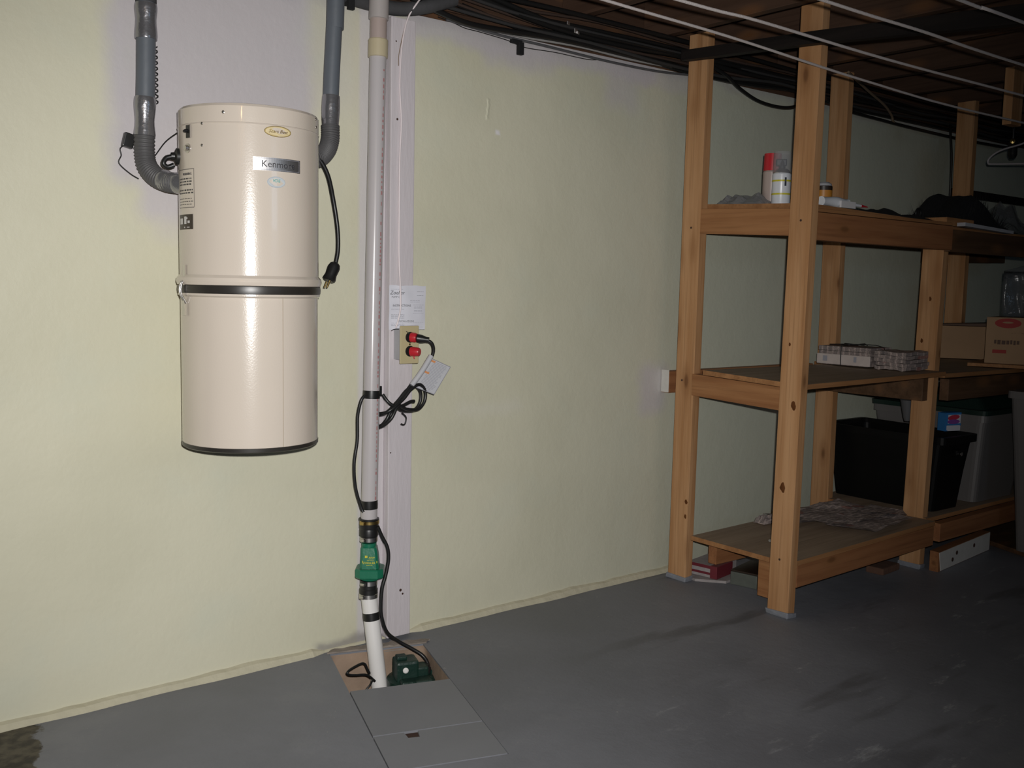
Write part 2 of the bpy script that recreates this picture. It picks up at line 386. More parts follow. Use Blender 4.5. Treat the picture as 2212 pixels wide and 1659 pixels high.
def struct(name, mb, material, parent=None):
    o = link(name, mb, material, parent)
    if not parent: o['kind'] = 'structure'
    return o
def text_mb(txt, size, depth=0.0004, shear=0, res=2):
    """centred flat lettering as a mesh in its own XY plane"""
    cu = bpy.data.curves.new('lettering', 'FONT'); cu.body = txt; cu.size = size; cu.align_x = 'CENTER'; cu.align_y = 'CENTER'
    cu.extrude = depth; cu.resolution_u = res; cu.shear = shear
    o = bpy.data.objects.new('lettering', cu); COL.objects.link(o)
    dg = bpy.context.evaluated_depsgraph_get(); me = bpy.data.meshes.new_from_object(o.evaluated_get(dg))
    mb = MB(); mb.add([v.co.copy() for v in me.vertices], [list(p.vertices) for p in me.polygons])
    bpy.data.objects.remove(o); bpy.data.curves.remove(cu); bpy.data.meshes.remove(me)
    return mb
def face_T(o, right, up):
    r = Vector(right).normalized(); u = Vector(up).normalized(); n = r.cross(u)
    m = Matrix((r, u, n)).transposed().to_4x4(); m.translation = Vector(o); return m

# ------------------------------------------------------------------ setting
WT = 1.93
# back wall (the wall in view), y = 0 face
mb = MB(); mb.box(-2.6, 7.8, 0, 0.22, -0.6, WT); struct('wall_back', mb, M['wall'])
plain = mat('plain_grey_wall', (0.24, 0.26, 0.27), 0.7, bump=0.3, bscale=30)
mb = MB(); mb.box(-2.8, -2.6, -5.4, 0.22, -0.1, 2.3); struct('wall_left', mb, plain)
mb = MB(); mb.box(7.8, 8.0, -5.4, 0.22, -0.1, 2.3); struct('wall_right', mb, plain)
mb = MB(); mb.box(-2.8, 8.0, -5.6, -5.4, -0.1, 2.3); struct('wall_front', mb, plain)
fw = MB(); x0, x1, z0, z1, y = 2.1, 3.0, 1.50, 1.95, -5.4  # unseen frame, added to carry a cool fill light from behind
for a in ((x0-0.05, x1+0.05, y, y+0.03, z1, z1+0.05), (x0-0.05, x1+0.05, y, y+0.03, z0-0.05, z0), (x0-0.05, x0, y, y+0.03, z0, z1), (x1, x1+0.05, y, y+0.03, z0, z1), ((x0+x1)/2-0.015, (x0+x1)/2+0.015, y, y+0.03, z0, z1)): fw.box(*a)
fill_obj = struct('added_fill_window_1', fw, M['whitewood'])
fill_mat = bpy.data.materials.new('fill_glow_pane'); fill_mat.use_nodes = True; bs = fill_mat.node_tree.nodes['Principled BSDF']
bs.inputs['Emission Color'].default_value = (0.50, 0.72, 1.0, 1); bs.inputs['Emission Strength'].default_value = 3.0  # glowing panel added as cool fill light, no known source there
mb = MB(); mb.box(x0, x1, y+0.002, y+0.008, z0, z1); link('fill_pane', mb, fill_mat, fill_obj)
# floor with the rotated pit opening
O = Vector((1.400, -0.004, 0)); u = Vector((math.cos(R(-18.0)), math.sin(R(-18.0)), 0)); v = Vector((u.y, -u.x, 0))
def uv(a, b, z=0): return O + u*a + v*b + Vector((0, 0, z))
PW, V0, V1, V2, V3 = 0.291, 0.022, 0.312, 0.602, 0.790
ib = [uv(0, V0), uv(PW, V0), uv(PW, V3), uv(0, V3)]
ob = [Vector((-2.6, 0, 0)), Vector((7.8, 0, 0)), Vector((7.8, -5.4, 0)), Vector((-2.6, -5.4, 0))]
mb = MB()
mb.add(ob+ib, [[4, 5, 1, 0], [5, 6, 2, 1], [6, 7, 3, 2], [7, 4, 0, 3]])
dn = [p+Vector((0, 0, -0.005)) for p in ib]
mb.add(ib+dn, [[0, 4, 5, 1], [1, 5, 6, 2], [2, 6, 7, 3], [3, 7, 4, 0]])
fl = struct('floor', mb, M['floor'])
# the pit, its rough walls and its bottom
mb = MB(); N = 14
def ringpts(z, off, amp):
    out = []
    cs = [(0, V0), (PW, V0), (PW, V3), (0, V3)]
    for e in range(4):
        a = cs[e]; b = cs[(e+1) % 4]
        for i in range(N):
            t = i/N; p = uv(a[0]+(b[0]-a[0])*t, a[1]+(b[1]-a[1])*t, z); c0 = uv(PW/2, (V0+V3)/2, z); d = (p-c0).normalized()
            out.append(p+d*(off+amp*noise.noise(p*14)))
    return out
rings = [ringpts(-0.005, 0.0, 0.0), ringpts(-0.022, 0.002, 0.008), ringpts(-0.10, -0.002, 0.020), ringpts(-0.25, 0.004, 0.025), ringpts(-0.5, 0.0, 0.02)]
vs = sum(rings, []); n4 = 4*N; fs = []
for j in range(len(rings)-1):
    for i in range(n4): fs.append([j*n4+i, j*n4+(i+1) % n4, (j+1)*n4+(i+1) % n4, (j+1)*n4+i])
fs.append(list(range((len(rings)-1)*n4, len(rings)*n4)))
mb.add(vs, fs, True); link('sump_pit', mb, M['concrete'], fl)
# chipped raw lip at the back of the pit
mb = MB()
prev = None
for i in range(25):
    t = i/24; a = uv(-0.008+t*(PW+0.02), V0-0.004, 0.0); bk = Vector((a.x+0.02, min(-0.004, a.y+0.012+0.035*abs(noise.noise(Vector((t*7, 3, 1))))), 0))
    z = 0.003+0.006*abs(noise.noise(Vector((t*9, 0, 5))))
    cur = [a+Vector((0, -0.004, -0.012)), a+Vector((0, 0, z)), bk+Vector((0, 0, z+0.003)), bk+Vector((0, 0, -0.005))]
    if prev: mb.add(prev+cur, [[0, 1, 5, 4], [1, 2, 6, 5], [2, 3, 7, 6]])
    prev = cur
link('broken_lip', mb, mat('broken_mortar', (0.23, 0.195, 0.165), 0.9, bump=1, bscale=40, var=0.4, vscale=30), fl)
# mortar fillet along the wall foot
mb = MB(); prev = None; n = 240
for i in range(n+1):
    x = -2.6+10.4*i/n
    wv = 0.020+0.010*noise.noise(Vector((x*5, 0, 0)))+0.005*noise.noise(Vector((x*23, 1, 0)))
    h = 0.020+0.007*noise.noise(Vector((x*4, 5, 0)))+0.004*noise.noise(Vector((x*19, 2, 0)))
    if 1.38 < x < 1.72: wv *= 0.3; h *= 0.4
    cur = [Vector((x, 0.0, h)), Vector((x, -wv*0.55, h*0.75)), Vector((x, -wv, 0.002)), Vector((x, -wv*1.02, -0.002))]
    if prev: mb.add(prev+cur, [[0, 1, 5, 4], [1, 2, 6, 5], [2, 3, 7, 6]], False)
    prev = cur
struct('baseboard_back', mb, M['mortar'])
# ceiling boards and joists
mb = MB(); mb.box(-2.6, 7.8, -5.4, 0.22, 2.24, 2.27); ce = struct('ceiling', mb, M['sill'])
k = -12; jm = None
while 2.78+0.41*k < 7.6:
    x = 2.78+0.41*k; k += 1
    if x < -2.5: continue
    if jm is None:
        q = MB(); q.box(0, 0.038, -5.4, 0.10, 2.05, 2.24, 0.002); jo = link('joist', q, M['joist'], ce); jm = jo.data
    else:
        jo = bpy.data.objects.new('joist', jm); COL.objects.link(jo); jo.parent = ce
    jo.location = (x, 0, 0)
mb = MB(); mb.box(-2.6, 7.8, 0.03, 0.17, WT, WT+0.04, 0.003).box(-2.6, 7.8, 0.03, 0.17, WT+0.042, 2.05, 0.003); struct('trim_1', mb, M['sill'])
mb = MB(); mb.box(-2.6, 7.8, 0.102, 0.14, 2.05, 2.24); struct('trim_2', mb, M['sill'])

# lilac painted board on the wall behind the pipe
t = thing('wall_board', (1.626, -0.02, 0.012), 'lilac painted timber board fixed upright to the wall beside the white pipe', 'board')
mb = MB(); mb.box(1.584, 1.669, -0.040, -0.001, 0.012, 1.900, 0.003); link('board', mb, M['lilacwood'], t)
mb = MB(); mb.box(1.548, 1.5835, -0.014, -0.001, 0.02, 1.900, 0.003); link('side_strip', mb, M['lilacwood'], t)
for (z, x, s) in ((1.605, 1.606, 0.006), (0.16, 1.632, 0.008), (0.147, 1.640, 0.006), (1.83, 1.60, 0.004), (0.60, 1.592, 0.004)):
    mb = MB(); mb.lathe([(s*0.5, 0), (s*0.6, 0.001), (0, 0.0012)], (x, -0.0398, z), 8, (0, -1, 0))
    link('nail_hole', mb, M['rust'], t)
# dark timber strip under the joists crossing above the posts
mb = MB(); st = [(-2.6, 1.775, 1.815), (-1.32, 1.847, 1.899), (-0.646, 1.909, 1.948), (-0.192, 1.938, 1.974), (-0.10, 1.944, 1.979)]
for a_, b_ in zip(st[:-1], st[1:]):
    mb.hexa([(2.772, a_[0], a_[1]), (2.806, a_[0], a_[1]), (2.806, b_[0], b_[1]), (2.772, b_[0], b_[1])], [(2.772, a_[0], a_[2]), (2.806, a_[0], a_[2]), (2.806, b_[0], b_[2]), (2.772, b_[0], b_[2])])
solo('ceiling_strip', mb, M['board_dk'], 'dark timber strip slung under the joists in front of the shelf posts', 'batten')
# vacuum and sump cover panels
def panel(a, b, label, notch=False):
    g = 0.0025; z0, z1 = -0.018, 0.0015
    pts = [(g, a+g), (PW-g, a+g), (PW-g, b-g), (g, b-g)]
    if notch: pts = [(g, a+g), (0.080, a+g), (0.083, a+0.034), (0.112, a+0.036), (0.116, a+g), (PW-g, a+g), (PW-g, b-g), (g, b-g)]
    q = MB(); n = len(pts); top = [uv(x, y, z1) for x, y in pts]; bot = [uv(x, y, z0) for x, y in pts]
    q.add(bot+top, [list(range(n, 2*n))[::-1], list(range(n))]+[[i, (i+1) % n, n+(i+1) % n, n+i] for i in range(n)])
    return q
pm = mat('grey_painted_lid', (0.20, 0.205, 0.225), 0.5, var=0.1, vscale=5, bump=0.25, bscale=25)
c1 = solo('pit_cover', panel(V1, V2, ''), pm, 'plain grey cover panel next to the open sump pit', 'cover')
c2 = solo('pit_cover', panel(V2, V3+0.0, '', True), pm, 'grey cover panel with a finger hole, farther from the wall', 'cover')
mb = MB(); a = uv(0.098, V2+0.018, -0.005); mb.lathe([(0.030, -0.01), (0.028, 0), (0, 0.0005)], a, 10); link('finger_hole', mb, M['rust'], c2)
mb = MB(); mb.tube([uv(0.272, V1+0.04, 0.001), uv(0.276, V1+0.04, 0.001)], 0.002, 6, 2)

# ------------------------------------------------------------------ central vacuum canister
CX, CY, CR = 1.069, -0.200, 0.172
t = thing('central_vacuum', (CX, CY, 0.697), 'cream cylindrical central vacuum canister hung on the wall', 'vacuum')
def cylT(mbx, zc, ac, r):
    """wrap a flat XY mesh (x right, y up, z out) round the canister; ac = angle of its centre"""
    for i, p in enumerate(mbx.v):
        a = R(ac)+p.x/r; rr = r+p.z; mbx.v[i] = Vector((CX+rr*math.cos(a), CY+rr*math.sin(a), zc+p.y))
    return mbx
mb = MB(); mb.lathe([(CR-0.006, 1.128), (CR, 1.130), (CR, 1.487), (CR+0.0012, 1.488), (CR+0.0012, 1.489), (CR, 1.4905), (CR, 1.528), (CR-0.004, 1.534), (CR-0.012, 1.536), (0, 1.536)], (CX, CY, 0), 96)
body = link('upper_canister', mb, M['cream'], t)
mb = MB(); mb.lathe([(CR-0.002, 1.104), (CR+0.006, 1.106), (CR+0.0085, 1.114), (CR+0.007, 1.123), (CR+0.001, 1.130)], (CX, CY, 0), 96, cap=False); link('rim_bead', mb, M['cream'], t)
mb = MB(); mb.lathe([(CR, 1.084), (CR+0.005, 1.086), (CR+0.006, 1.095), (CR+0.005, 1.104), (CR, 1.106)], (CX, CY, 0), 96, cap=False); link('seal_band', mb, M['bandblk'], t)
mb = MB(); mb.lathe([(CR-0.003, 0.707), (CR-0.0015, 0.710), (CR-0.0015, 1.076), (CR+0.004, 1.080), (CR+0.004, 1.085)], (CX, CY, 0), 96, cap=False); low = link('dust_bucket', mb, M['cream'], t)
mb = MB(); mb.lathe([(0, 0.697), (CR-0.005, 0.697), (CR-0.0005, 0.700), (CR-0.0003, 0.7085), (CR-0.002, 0.7095)], (CX, CY, 0), 96, cap=False); link('bottom_rim', mb, M['bandblk'], t)
def slab(wd, ht, th=0.0006, nx=12, rnd=0.0):
    q = MB(); vs = []; fs = []
    for j in (0, 1):
        for i in range(nx+1):
            x = -wd/2+wd*i/nx
            yy = ht/2
            if rnd:
                e = max(0, abs(x)-(wd/2-rnd)); yy = ht/2-rnd+math.sqrt(max(0, rnd*rnd-e*e))
            vs.append(Vector((x, yy*(1 if j else -1), th)))
    for i in range(nx): fs.append([i, i+1, nx+1+i+1, nx+1+i])
    q.add(vs, fs); 
    # skirt
    b = [Vector((p.x, p.y, 0)) for p in vs]; o = vs+b; k2 = 2*(nx+1)
    sk = [[i+k2, i+1+k2, i+1, i] for i in range(nx)]+[[nx+1+i, nx+2+i, nx+2+i+k2, nx+1+i+k2] for i in range(nx)]
    q.add(o, sk); return q
def disc(rx, ry, th=0.0006, n=32, inner=0.0):
    q = MB(); o = [Vector((rx*math.cos(2*math.pi*i/n), ry*math.sin(2*math.pi*i/n), th)) for i in range(n)]
    if inner:
        i2 = [Vector(((rx-inner)*math.cos(2*math.pi*i/n), (ry-inner)*math.sin(2*math.pi*i/n), th)) for i in range(n)]
        q.add(o+i2, [[i, (i+1) % n, n+(i+1) % n, n+i] for i in range(n)])
    else: q.add(o, [list(range(n))])
    b = [Vector((p.x, p.y, 0)) for p in o]; q.add(o+b, [[i+n, (i+1) % n+n, (i+1) % n, i] for i in range(n)])
    return q
# name plate
AC = -90.8
pl = link('name_plate', cylT(slab(0.123, 0.031, 0.0014, 20), 1.396, AC, CR), M['chrome'], body)
q = MB()
for (cx, cy, ww, hh) in ((0, 0.0132, 0.116, 0.0008), (0, -0.0132, 0.116, 0.0008), (-0.058, 0, 0.0008, 0.0264), (0.058, 0, 0.0008, 0.0264)):
    s_ = slab(ww, hh, 0.0018, 8)
    for p in s_.v: p.x += cx; p.y += cy
    q.add(s_.v, s_.f)
link('plate_border', cylT(q, 1.396, AC, CR), M['greyink'], body)
link('name_lettering', cylT(text_mb('Kenmore', 0.0225, 0.0021), 1.3955, AC+0.3, CR).xf(Matrix()), M['ink'], body)
# gold oval
link('gold_oval', cylT(disc(0.0345, 0.0130, 0.0006), 1.474, -91, CR), M['gold'], body)
link('oval_line', cylT(disc(0.0345, 0.0130, 0.0009, 40, 0.0012), 1.474, -91, CR), M['golddk'], body)
link('oval_center', cylT(disc(0.031, 0.0105, 0.0008, 40), 1.474, -91, CR), M['goldin'], body)
link('oval_lettering', cylT(text_mb('Sears Best', 0.0115, 0.0012, 0.35), 1.474, -91, CR), M['golddk'], body)
# teal sticker
link('round_sticker', cylT(disc(0.0232, 0.0135, 0.0005), 1.3545, -92.6, CR), mat('pale_blue_sticker', (0.52, 0.56, 0.58), 0.4), body)
link('sticker_line', cylT(disc(0.0225, 0.0128, 0.0008, 40, 0.0006), 1.3545, -92.6, CR), M['greyink'], body)
link('sticker_lettering', cylT(text_mb('VDE', 0.0105, 0.0010, 0.1), 1.3575, -92.6, CR), M['teal_ink'], body)
# warning label and rating plate
q = slab(0.082, 0.095, 0.0005, 16, 0.006); link('warning_label', cylT(q, 1.337, -175.2, CR), M['cream'], body)
q = MB()
for (cx, cy, ww, hh) in ((0, 0.0455, 0.078, 0.0012), (0, -0.0455, 0.078, 0.0012), (-0.039, 0, 0.0012, 0.090), (0.039, 0, 0.0012, 0.090)):
    s_ = slab(ww, hh, 0.0009, 8)
    for p in s_.v: p.x += cx; p.y += cy
    q.add(s_.v, s_.f)
rnd = random.Random(3)
for row in range(11):
    if row in (4, 7): continue
    yy = 0.030-row*0.0068; xx = -0.034; hh = 0.0032 if row < 7 else 0.0016
    if row == 0: continue
    while xx < 0.030:
        ln = rnd.uniform(0.004, 0.011)
        s_ = slab(min(ln, 0.034-xx), hh, 0.0008, 2)
        for p in s_.v: p.x += xx+ln/2; p.y += yy
        q.add(s_.v, s_.f); xx += ln+0.003
tag(link('label_lines', cylT(q, 1.337, -175.2, CR), M['ink'], body), None, None, None, 'stuff')
link('label_lettering', cylT(text_mb('WARNING', 0.0085, 0.0010), 1.371, -172, CR), M['ink'], body)
link('rating_plate', cylT(slab(0.075, 0.036, 0.0008, 10), 1.257, -176.5, CR), M['darklabel'], body)
q = MB()
for (cx, cy, ww, hh) in ((0.004, 0.004, 0.012, 0.018), (0.020, 0.0, 0.010, 0.006), (0.012, 0.009, 0.006, 0.004), (0.0, -0.013, 0.006, 0.003), (0.018, -0.013, 0.012, 0.002), (-0.02, 0.002, 0.02, 0.014)):
    s_ = slab(ww, hh, 0.0011, 2)
    for p in s_.v: p.x += cx; p.y += cy
    q.add(s_.v, s_.f)
link('rating_print', cylT(q, 1.257, -176.5, CR), M['sticker'], body)
# switch, breaker button, screws
sw = link('switch', cylT(slab(0.017, 0.030, 0.003, 3), 1.471, -168.5, CR), M['black'], body)
def radial(a, z): return Vector((CX+CR*math.cos(R(a)), CY+CR*math.sin(R(a)), z)), Vector((math.cos(R(a)), math.sin(R(a)), 0))
p, d = radial(-170, 1.474); mb = MB(); mb.lathe([(0.004, 0.002), (0.0045, 0.007), (0.003, 0.012), (0, 0.012)], p, 10, d+Vector((0, 0, -0.3))); link('toggle', mb, M['black'], sw)
p, d = radial(-170, 1.432); mb = MB(); mb.lathe([(0.0115, 0), (0.0115, 0.002), (0.0075, 0.003), (0.0065, 0.009), (0, 0.0095)], p, 16, d); link('breaker_button', mb, M['steel'], body)
for a_, z_ in ((-153.1, 1.487), (-153.3, 1.436), (-134, 1.512), (-44.2, 1.524), (-43, 1.505)):
    p, d = radial(a_, z_); mb = MB(); mb.lathe([(0.0036, 0), (0.0036, 0.001), (0.0015, 0.0022), (0, 0.0022)], p, 12, d); link('screw', mb, M['steel'], body)
# black knob grommet on the far left
mb = MB(); p, d = radial(168, 1.418); mb.lathe([(0.020, -0.01), (0.020, 0.006), (0.010, 0.010), (0.009, 0.018)], p, 14, d, cap=False); mb.tube([(0.893, -0.155, 1.418), (0.876, -0.15, 1.414), (0.868, -0.15, 1.400), (0.878, -0.15, 1.392), (0.893, -0.155, 1.398)], 0.006, 8, 5)
link('cord_grommet', mb, M['black'], body)
# latch at the seam
lt = link('latch', cylT(slab(0.012, 0.05, 0.004, 3), 1.128, -177.3, CR), M['steel'], body)
mb = MB()
for dy in (-0.0, 0.009):
    p, d = radial(-179, 0); q0 = p+Vector((0, -dy, 0))
    mb.tube([q0+Vector((0.004, 0, 1.122)), q0+Vector((-0.008, 0, 1.112)), q0+Vector((-0.013, 0, 1.094)), q0+Vector((-0.010, 0, 1.078)), q0+Vector((0.000, 0, 1.060))], 0.0026, 6, 5)
link('latch_bail', mb, M['steel'], lt)
link('latch_lever', cylT(slab(0.013, 0.045, 0.006, 3), 1.052, -177.5, CR), M['steel'], lt)
# seam down the bucket
link('vertical_seam', cylT(slab(0.0016, 0.366, 0.0004, 1), 0.893, -87.2, CR-0.0012), mat('seam_shadowless', (0.40, 0.33, 0.25), 0.5), low)
# power cord with its plug
t2 = thing('power_cord', (1.318, -0.08, 1.105), 'black power cord hanging unplugged from the right side of the canister', 'cord')
mb = MB(); mb.tube([(1.20, -0.13, 1.478), (1.262, -0.135, 1.470), (1.292, -0.14, 1.455), (1.322, -0.14, 1.412), (1.345, -0.13, 1.345), (1.358, -0.13, 1.27), (1.360, -0.13, 1.21), (1.352, -0.13, 1.168)], 0.0062, 8, 6); link('cord', mb, M['black'], t2)
ax = Vector((-0.028, 0, -0.062)).normalized(); c0 = Vector((1.353, -0.13, 1.172))
mb = MB(); mb.lathe([(0.009, 0), (0.014, 0.004), (0.0175, 0.014), (0.016, 0.036), (0.019, 0.050), (0.014, 0.055)], c0, 12, ax); link('plug', mb, M['black'], t2)
mb = MB()
for s_ in (-1, 1):
    b0 = c0+ax*0.054+Vector((0.006*s_, 0, 0.003*s_)); mb.tube([b0, b0+ax*0.019], 0.003, 4, 1)
b0 = c0+ax*0.054+Vector((0, -0.007, 0)); mb.tube([b0, b0+ax*0.022], 0.0028, 8, 1); link('prong', mb, M['brass'], t2)

# thin control wire on the left
t3 = thing('control_wire', (0.82, -0.05, 1.44), 'thin dark low-voltage wire looping behind the left grey pipe', 'wire')
mb = MB(); mb.tube([(0.915, -0.12, 1.482), (0.899, -0.08, 1.462), (0.880, -0.05, 1.425), (0.862, -0.03, 1.395)], 0.0016, 6, 5)
mb.tube([(0.850, -0.02, 1.370), (0.828, -0.02, 1.382), (0.802, -0.02, 1.405), (0.808, -0.02, 1.425), (0.806, -0.02, 1.442), (0.822, -0.02, 1.455)], 0.0016, 6, 5)
link('wire', mb, M['black'], t3)
mb = MB(); mb.box(0.815, 0.842, -0.022, -0.002, 1.446, 1.482, 0.003, Matrix.Rotation(R(14), 4, 'Y'), (0.828, 0, 1.464)); link('junction_block', mb, M['black'], t3)

# ------------------------------------------------------------------ grey vacuum pipes
def ribbed(pts, r, n=18, turns=28):
    q = MB(); L = turns*6
    P_ = smooth_path(pts, max(2, L//max(1, (len(pts)-1))))
    q.tube(P_, r, n, 1, rf=lambda t: 1+0.05*math.sin(t*turns*2*math.pi)); return q
t = thing('vacuum_pipe', (0.857, -0.05, 1.33), 'grey vacuum pipe left of the canister, taped at top and elbow, bending into its side', 'pipe')
mb = MB(); mb.tube([(0.866, -0.050, 2.045), (0.864, -0.050, 1.70), (0.859, -0.050, 1.54)], 0.0232, 20, 3); link('pipe', mb, M['pvcgrey'], t)
mb = MB(); mb.tube([(0.8655, -0.050, 1.798), (0.865, -0.050, 1.76), (0.8645, -0.050, 1.712)], 0.0262, 20, 4, rf=lambda s: 1+0.05*math.sin(s*9)); link('duct_tape', mb, M['tape'], t)
mb = MB(); mb.tube([(0.866, -0.050, 1.99), (0.866, -0.050, 1.80)], 0.0252, 20, 3); link('dark_wrap', mb, M['ductdk'], t)
mb = MB(); mb.tube([(0.8595, -0.050, 1.570), (0.858, -0.050, 1.52), (0.857, -0.050, 1.475)], 0.0258, 20, 5, rf=lambda s: 0.97+0.06*math.sin(s*8)); link('duct_tape', mb, M['tape'], t)
path = [(0.857, -0.050, 1.480), (0.856, -0.050, 1.435), (0.860, -0.055, 1.400), (0.874, -0.075, 1.374), (0.892, -0.105, 1.360), (0.905, -0.135, 1.356)]
link('flexible_hose', ribbed(path, 0.0248, 18, 26), M['hose'], t)
mb = MB(); mb.tube([(0.885, -0.093, 1.366), (0.900, -0.122, 1.358), (0.925, -0.160, 1.354)], 0.0262, 18, 6, rf=lambda s: 0.97+0.05*math.sin(s*11)); link('duct_tape', mb, M['tape'], t)
mb = MB()
helix = [(0.866+0.0045*math.cos(i*1.05)+0.0235, -0.045+0.0045*math.sin(i*1.05), 1.70-i*0.0023) for i in range(64)]
mb.tube(helix, 0.0016, 5, 1); link('twisted_wire', mb, M['black'], t)
t = thing('vacuum_pipe', (1.345, -0.09, 1.44), 'grey vacuum pipe right of the canister, running up and off along the ceiling', 'pipe')
mb = MB(); mb.tube([(1.379, -0.08, 1.90), (1.374, -0.08, 1.83), (1.366, -0.08, 1.69), (1.363, -0.08, 1.62)], 0.0225, 20, 3); link('pipe', mb, M['pvcgrey'], t)
mb = MB(); mb.tube([(1.379, -0.08, 1.93), (1.376, -0.08, 1.82)], 0.0247, 20, 3); link('pipe_sleeve', mb, M['pvcgrey'], t)
mb = MB(); mb.tube([(1.3635, -0.082, 1.635), (1.360, -0.085, 1.58), (1.357, -0.09, 1.545)], 0.0252, 20, 5, rf=lambda s: 0.96+0.05*math.sin(s*5)); link('duct_tape', mb, M['tape'], t)
path = [(1.357, -0.090, 1.552), (1.354, -0.095, 1.515), (1.342, -0.10, 1.485), (1.318, -0.11, 1.463), (1.285, -0.125, 1.452), (1.22, -0.15, 1.452)]
link('flexible_hose', ribbed(path, 0.0248, 18, 30), M['hose'], t)
mb = MB(); mb.tube([(1.18, -0.06, 1.985), (1.26, -0.06, 1.955), (1.33, -0.062, 1.938), (1.38, -0.060, 1.930), (1.45, -0.032, 1.928), (1.53, -0.024, 1.926), (1.62, -0.028, 1.928), (1.70, -0.05, 1.945), (1.80, -0.05, 1.985)], 0.0205, 16, 5); link('ceiling_run', mb, M['ductdk'], t)
mb = MB(); mb.lathe([(0.0265, -0.012), (0.0275, 0), (0.0265, 0.012)], (1.432, -0.038, 1.928), 16, (1, 0.2, 0), cap=False)
mb.box(1.424, 1.444, -0.072, -0.060, 1.885, 1.93, 0.002); link('pipe_strap', mb, M['blackmatt'], t)

# ------------------------------------------------------------------ sump discharge pipe
t = thing('discharge_pipe', (1.49, -0.08, -0.25), 'white sump discharge pipe rising from the pit to the ceiling, with a green check valve', 'pipe')
def pz(z): # axis of the upper pipe
    f = (z-0.40)/(1.93-0.40); return Vector((1.489+0.034*f, -0.088+0.018*f, z))
mb = MB(); mb.tube([pz(0.39), pz(0.8), pz(1.3), pz(1.79)], 0.0245, 28, 2); up = link('upper_pipe', mb, M['pvc'], t)
mb = MB(); mb.lathe([(0.0245, 0), (0.0288, 0.001), (0.0288, 0.048), (0.0275, 0.050), (0.0275, 0.0505), (0.0245, 0.051)], pz(1.765), 28, pz(1.9)-pz(1.7)); link('yellowed_coupling', mb, M['pvcyel'], t)
mb = MB(); mb.tube([pz(1.79), pz(1.95)], 0.0245, 28, 2); link('aged_pipe', mb, M['pvcold'], t)
mb = MB(); mb.lathe([(0.0245, 0), (0.0285, 0.001), (0.0285, 0.060), (0.0245, 0.062)], pz(1.872), 28, (0.02, 0, 1)); link('grey_coupling', mb, mat('greyed_pvc', (0.42, 0.385, 0.37), 0.4, var=0.08), t)
mb = MB(); mb.tube([pz(1.93), pz(2.048)], 0.0255, 28, 2); link('aged_pipe', mb, M['pvcold'], t)
# red factory print down the pipe
mb = MB(); rnd = random.Random(5); z = 0.46
while z < 1.74:
    ln = rnd.uniform(0.004, 0.012); wdt = rnd.choice((0.0035, 0.005, 0.006))
    c = pz(z); a = R(-74)
    for rr in (0,):
        pts = []
        for (da, dz) in ((-wdt/2, 0), (wdt/2, 0), (wdt/2, ln), (-wdt/2, ln)):
            aa = a+da/0.0245; pts.append(pz(z+dz)+Vector((math.cos(aa), math.sin(aa), 0))*0.0249)
        mb.add(pts, [[0, 1, 2, 3]])
    z += ln+rnd.choice((0.004, 0.006, 0.008, 0.02))
tag(link('red_print', mb, M['red_ink'], up), None, None, None, 'stuff')
def tapeband(z, h, r=0.0253, tilt=0.0, lower=False):
    q = MB(); c = (pz(z) if not lower else lowp(z)); axd = (pz(1)-pz(0.5)) if not lower else (lowp(0.1)-lowp(0.0))
    q.lathe([(r-0.0006, 0), (r, 0.0005), (r+0.0004, h*0.5), (r, h-0.0005), (r-0.0006, h)], c, 28, Vector(axd).normalized()+Vector((tilt, 0, 0)), cap=False); return q
mb = tapeband(0.778, 0.024, 0.0254, 0.02); mb.box(1.512, 1.524, -0.100, -0.092, 0.785, 0.815, 0.001); link('black_tape', mb, M['black'], t)
link('black_tape', tapeband(0.448, 0.026, 0.0256, -0.04), M['black'], t)
VA = Vector((1.488, -0.090, 0)); 
def va(z): return Vector((1.487+(z-0.3)*0.02-max(0, 0.3-z)*0.0, -0.090, z))
cv = MB(); cv.tube([(1.489, -0.089, 0.345), (1.489, -0.089, 0.325)], 0.0225, 24, 1)
# tapering square body
def sq(cx, cy, z, s, rot=R(28), rn=0.15):
    out = []
    for i in range(4):
        a = rot+i*math.pi/2
        for da in (-rn, rn): out.append(Vector((cx+s*1.30*math.cos(a+math.pi/4+da*1.0)*0.98, cy+s*1.30*math.sin(a+math.pi/4+da)*0.98, z)))
    return out
BR = R(-36)
rings = [sq(1.489, -0.090, 0.336, 0.0185, BR), sq(1.489, -0.090, 0.333, 0.0225, BR), sq(1.490, -0.092, 0.312, 0.0245, BR), sq(1.490, -0.094, 0.270, 0.0275, BR), sq(1.490, -0.094, 0.262, 0.0275, BR)]
vs = sum(rings, []); fs = [[j*8+i, (j*8)+(i+1) % 8, (j+1)*8+(i+1) % 8, (j+1)*8+i] for j in range(4) for i in range(8)]
fs = [f[::-1] for f in fs]; fs.append(list(range(8)))
cv.add(vs, fs)
cvo = link('check_valve', cv, M['green'], t)
mb = MB(); rings = [sq(1.490, -0.094, z, s, BR, 0.22) for z, s in ((0.272, 0.036), (0.269, 0.0385), (0.247, 0.0385), (0.243, 0.036))]
vs = sum(rings, []); fs = [[j*8+i, (j+1)*8+i, (j+1)*8+(i+1) % 8, j*8+(i+1) % 8] for j in range(3) for i in range(8)]
fs += [list(range(8)), list(range(24, 32))[::-1]]
mb.add(vs, fs); mb.lathe([(0.034, 0.006), (0.030, -0.004), (0.024, -0.008)], (1.490, -0.094, 0.240), 20, (0, 0, 1), cap=False); link('flange', mb, M['green'], cvo)
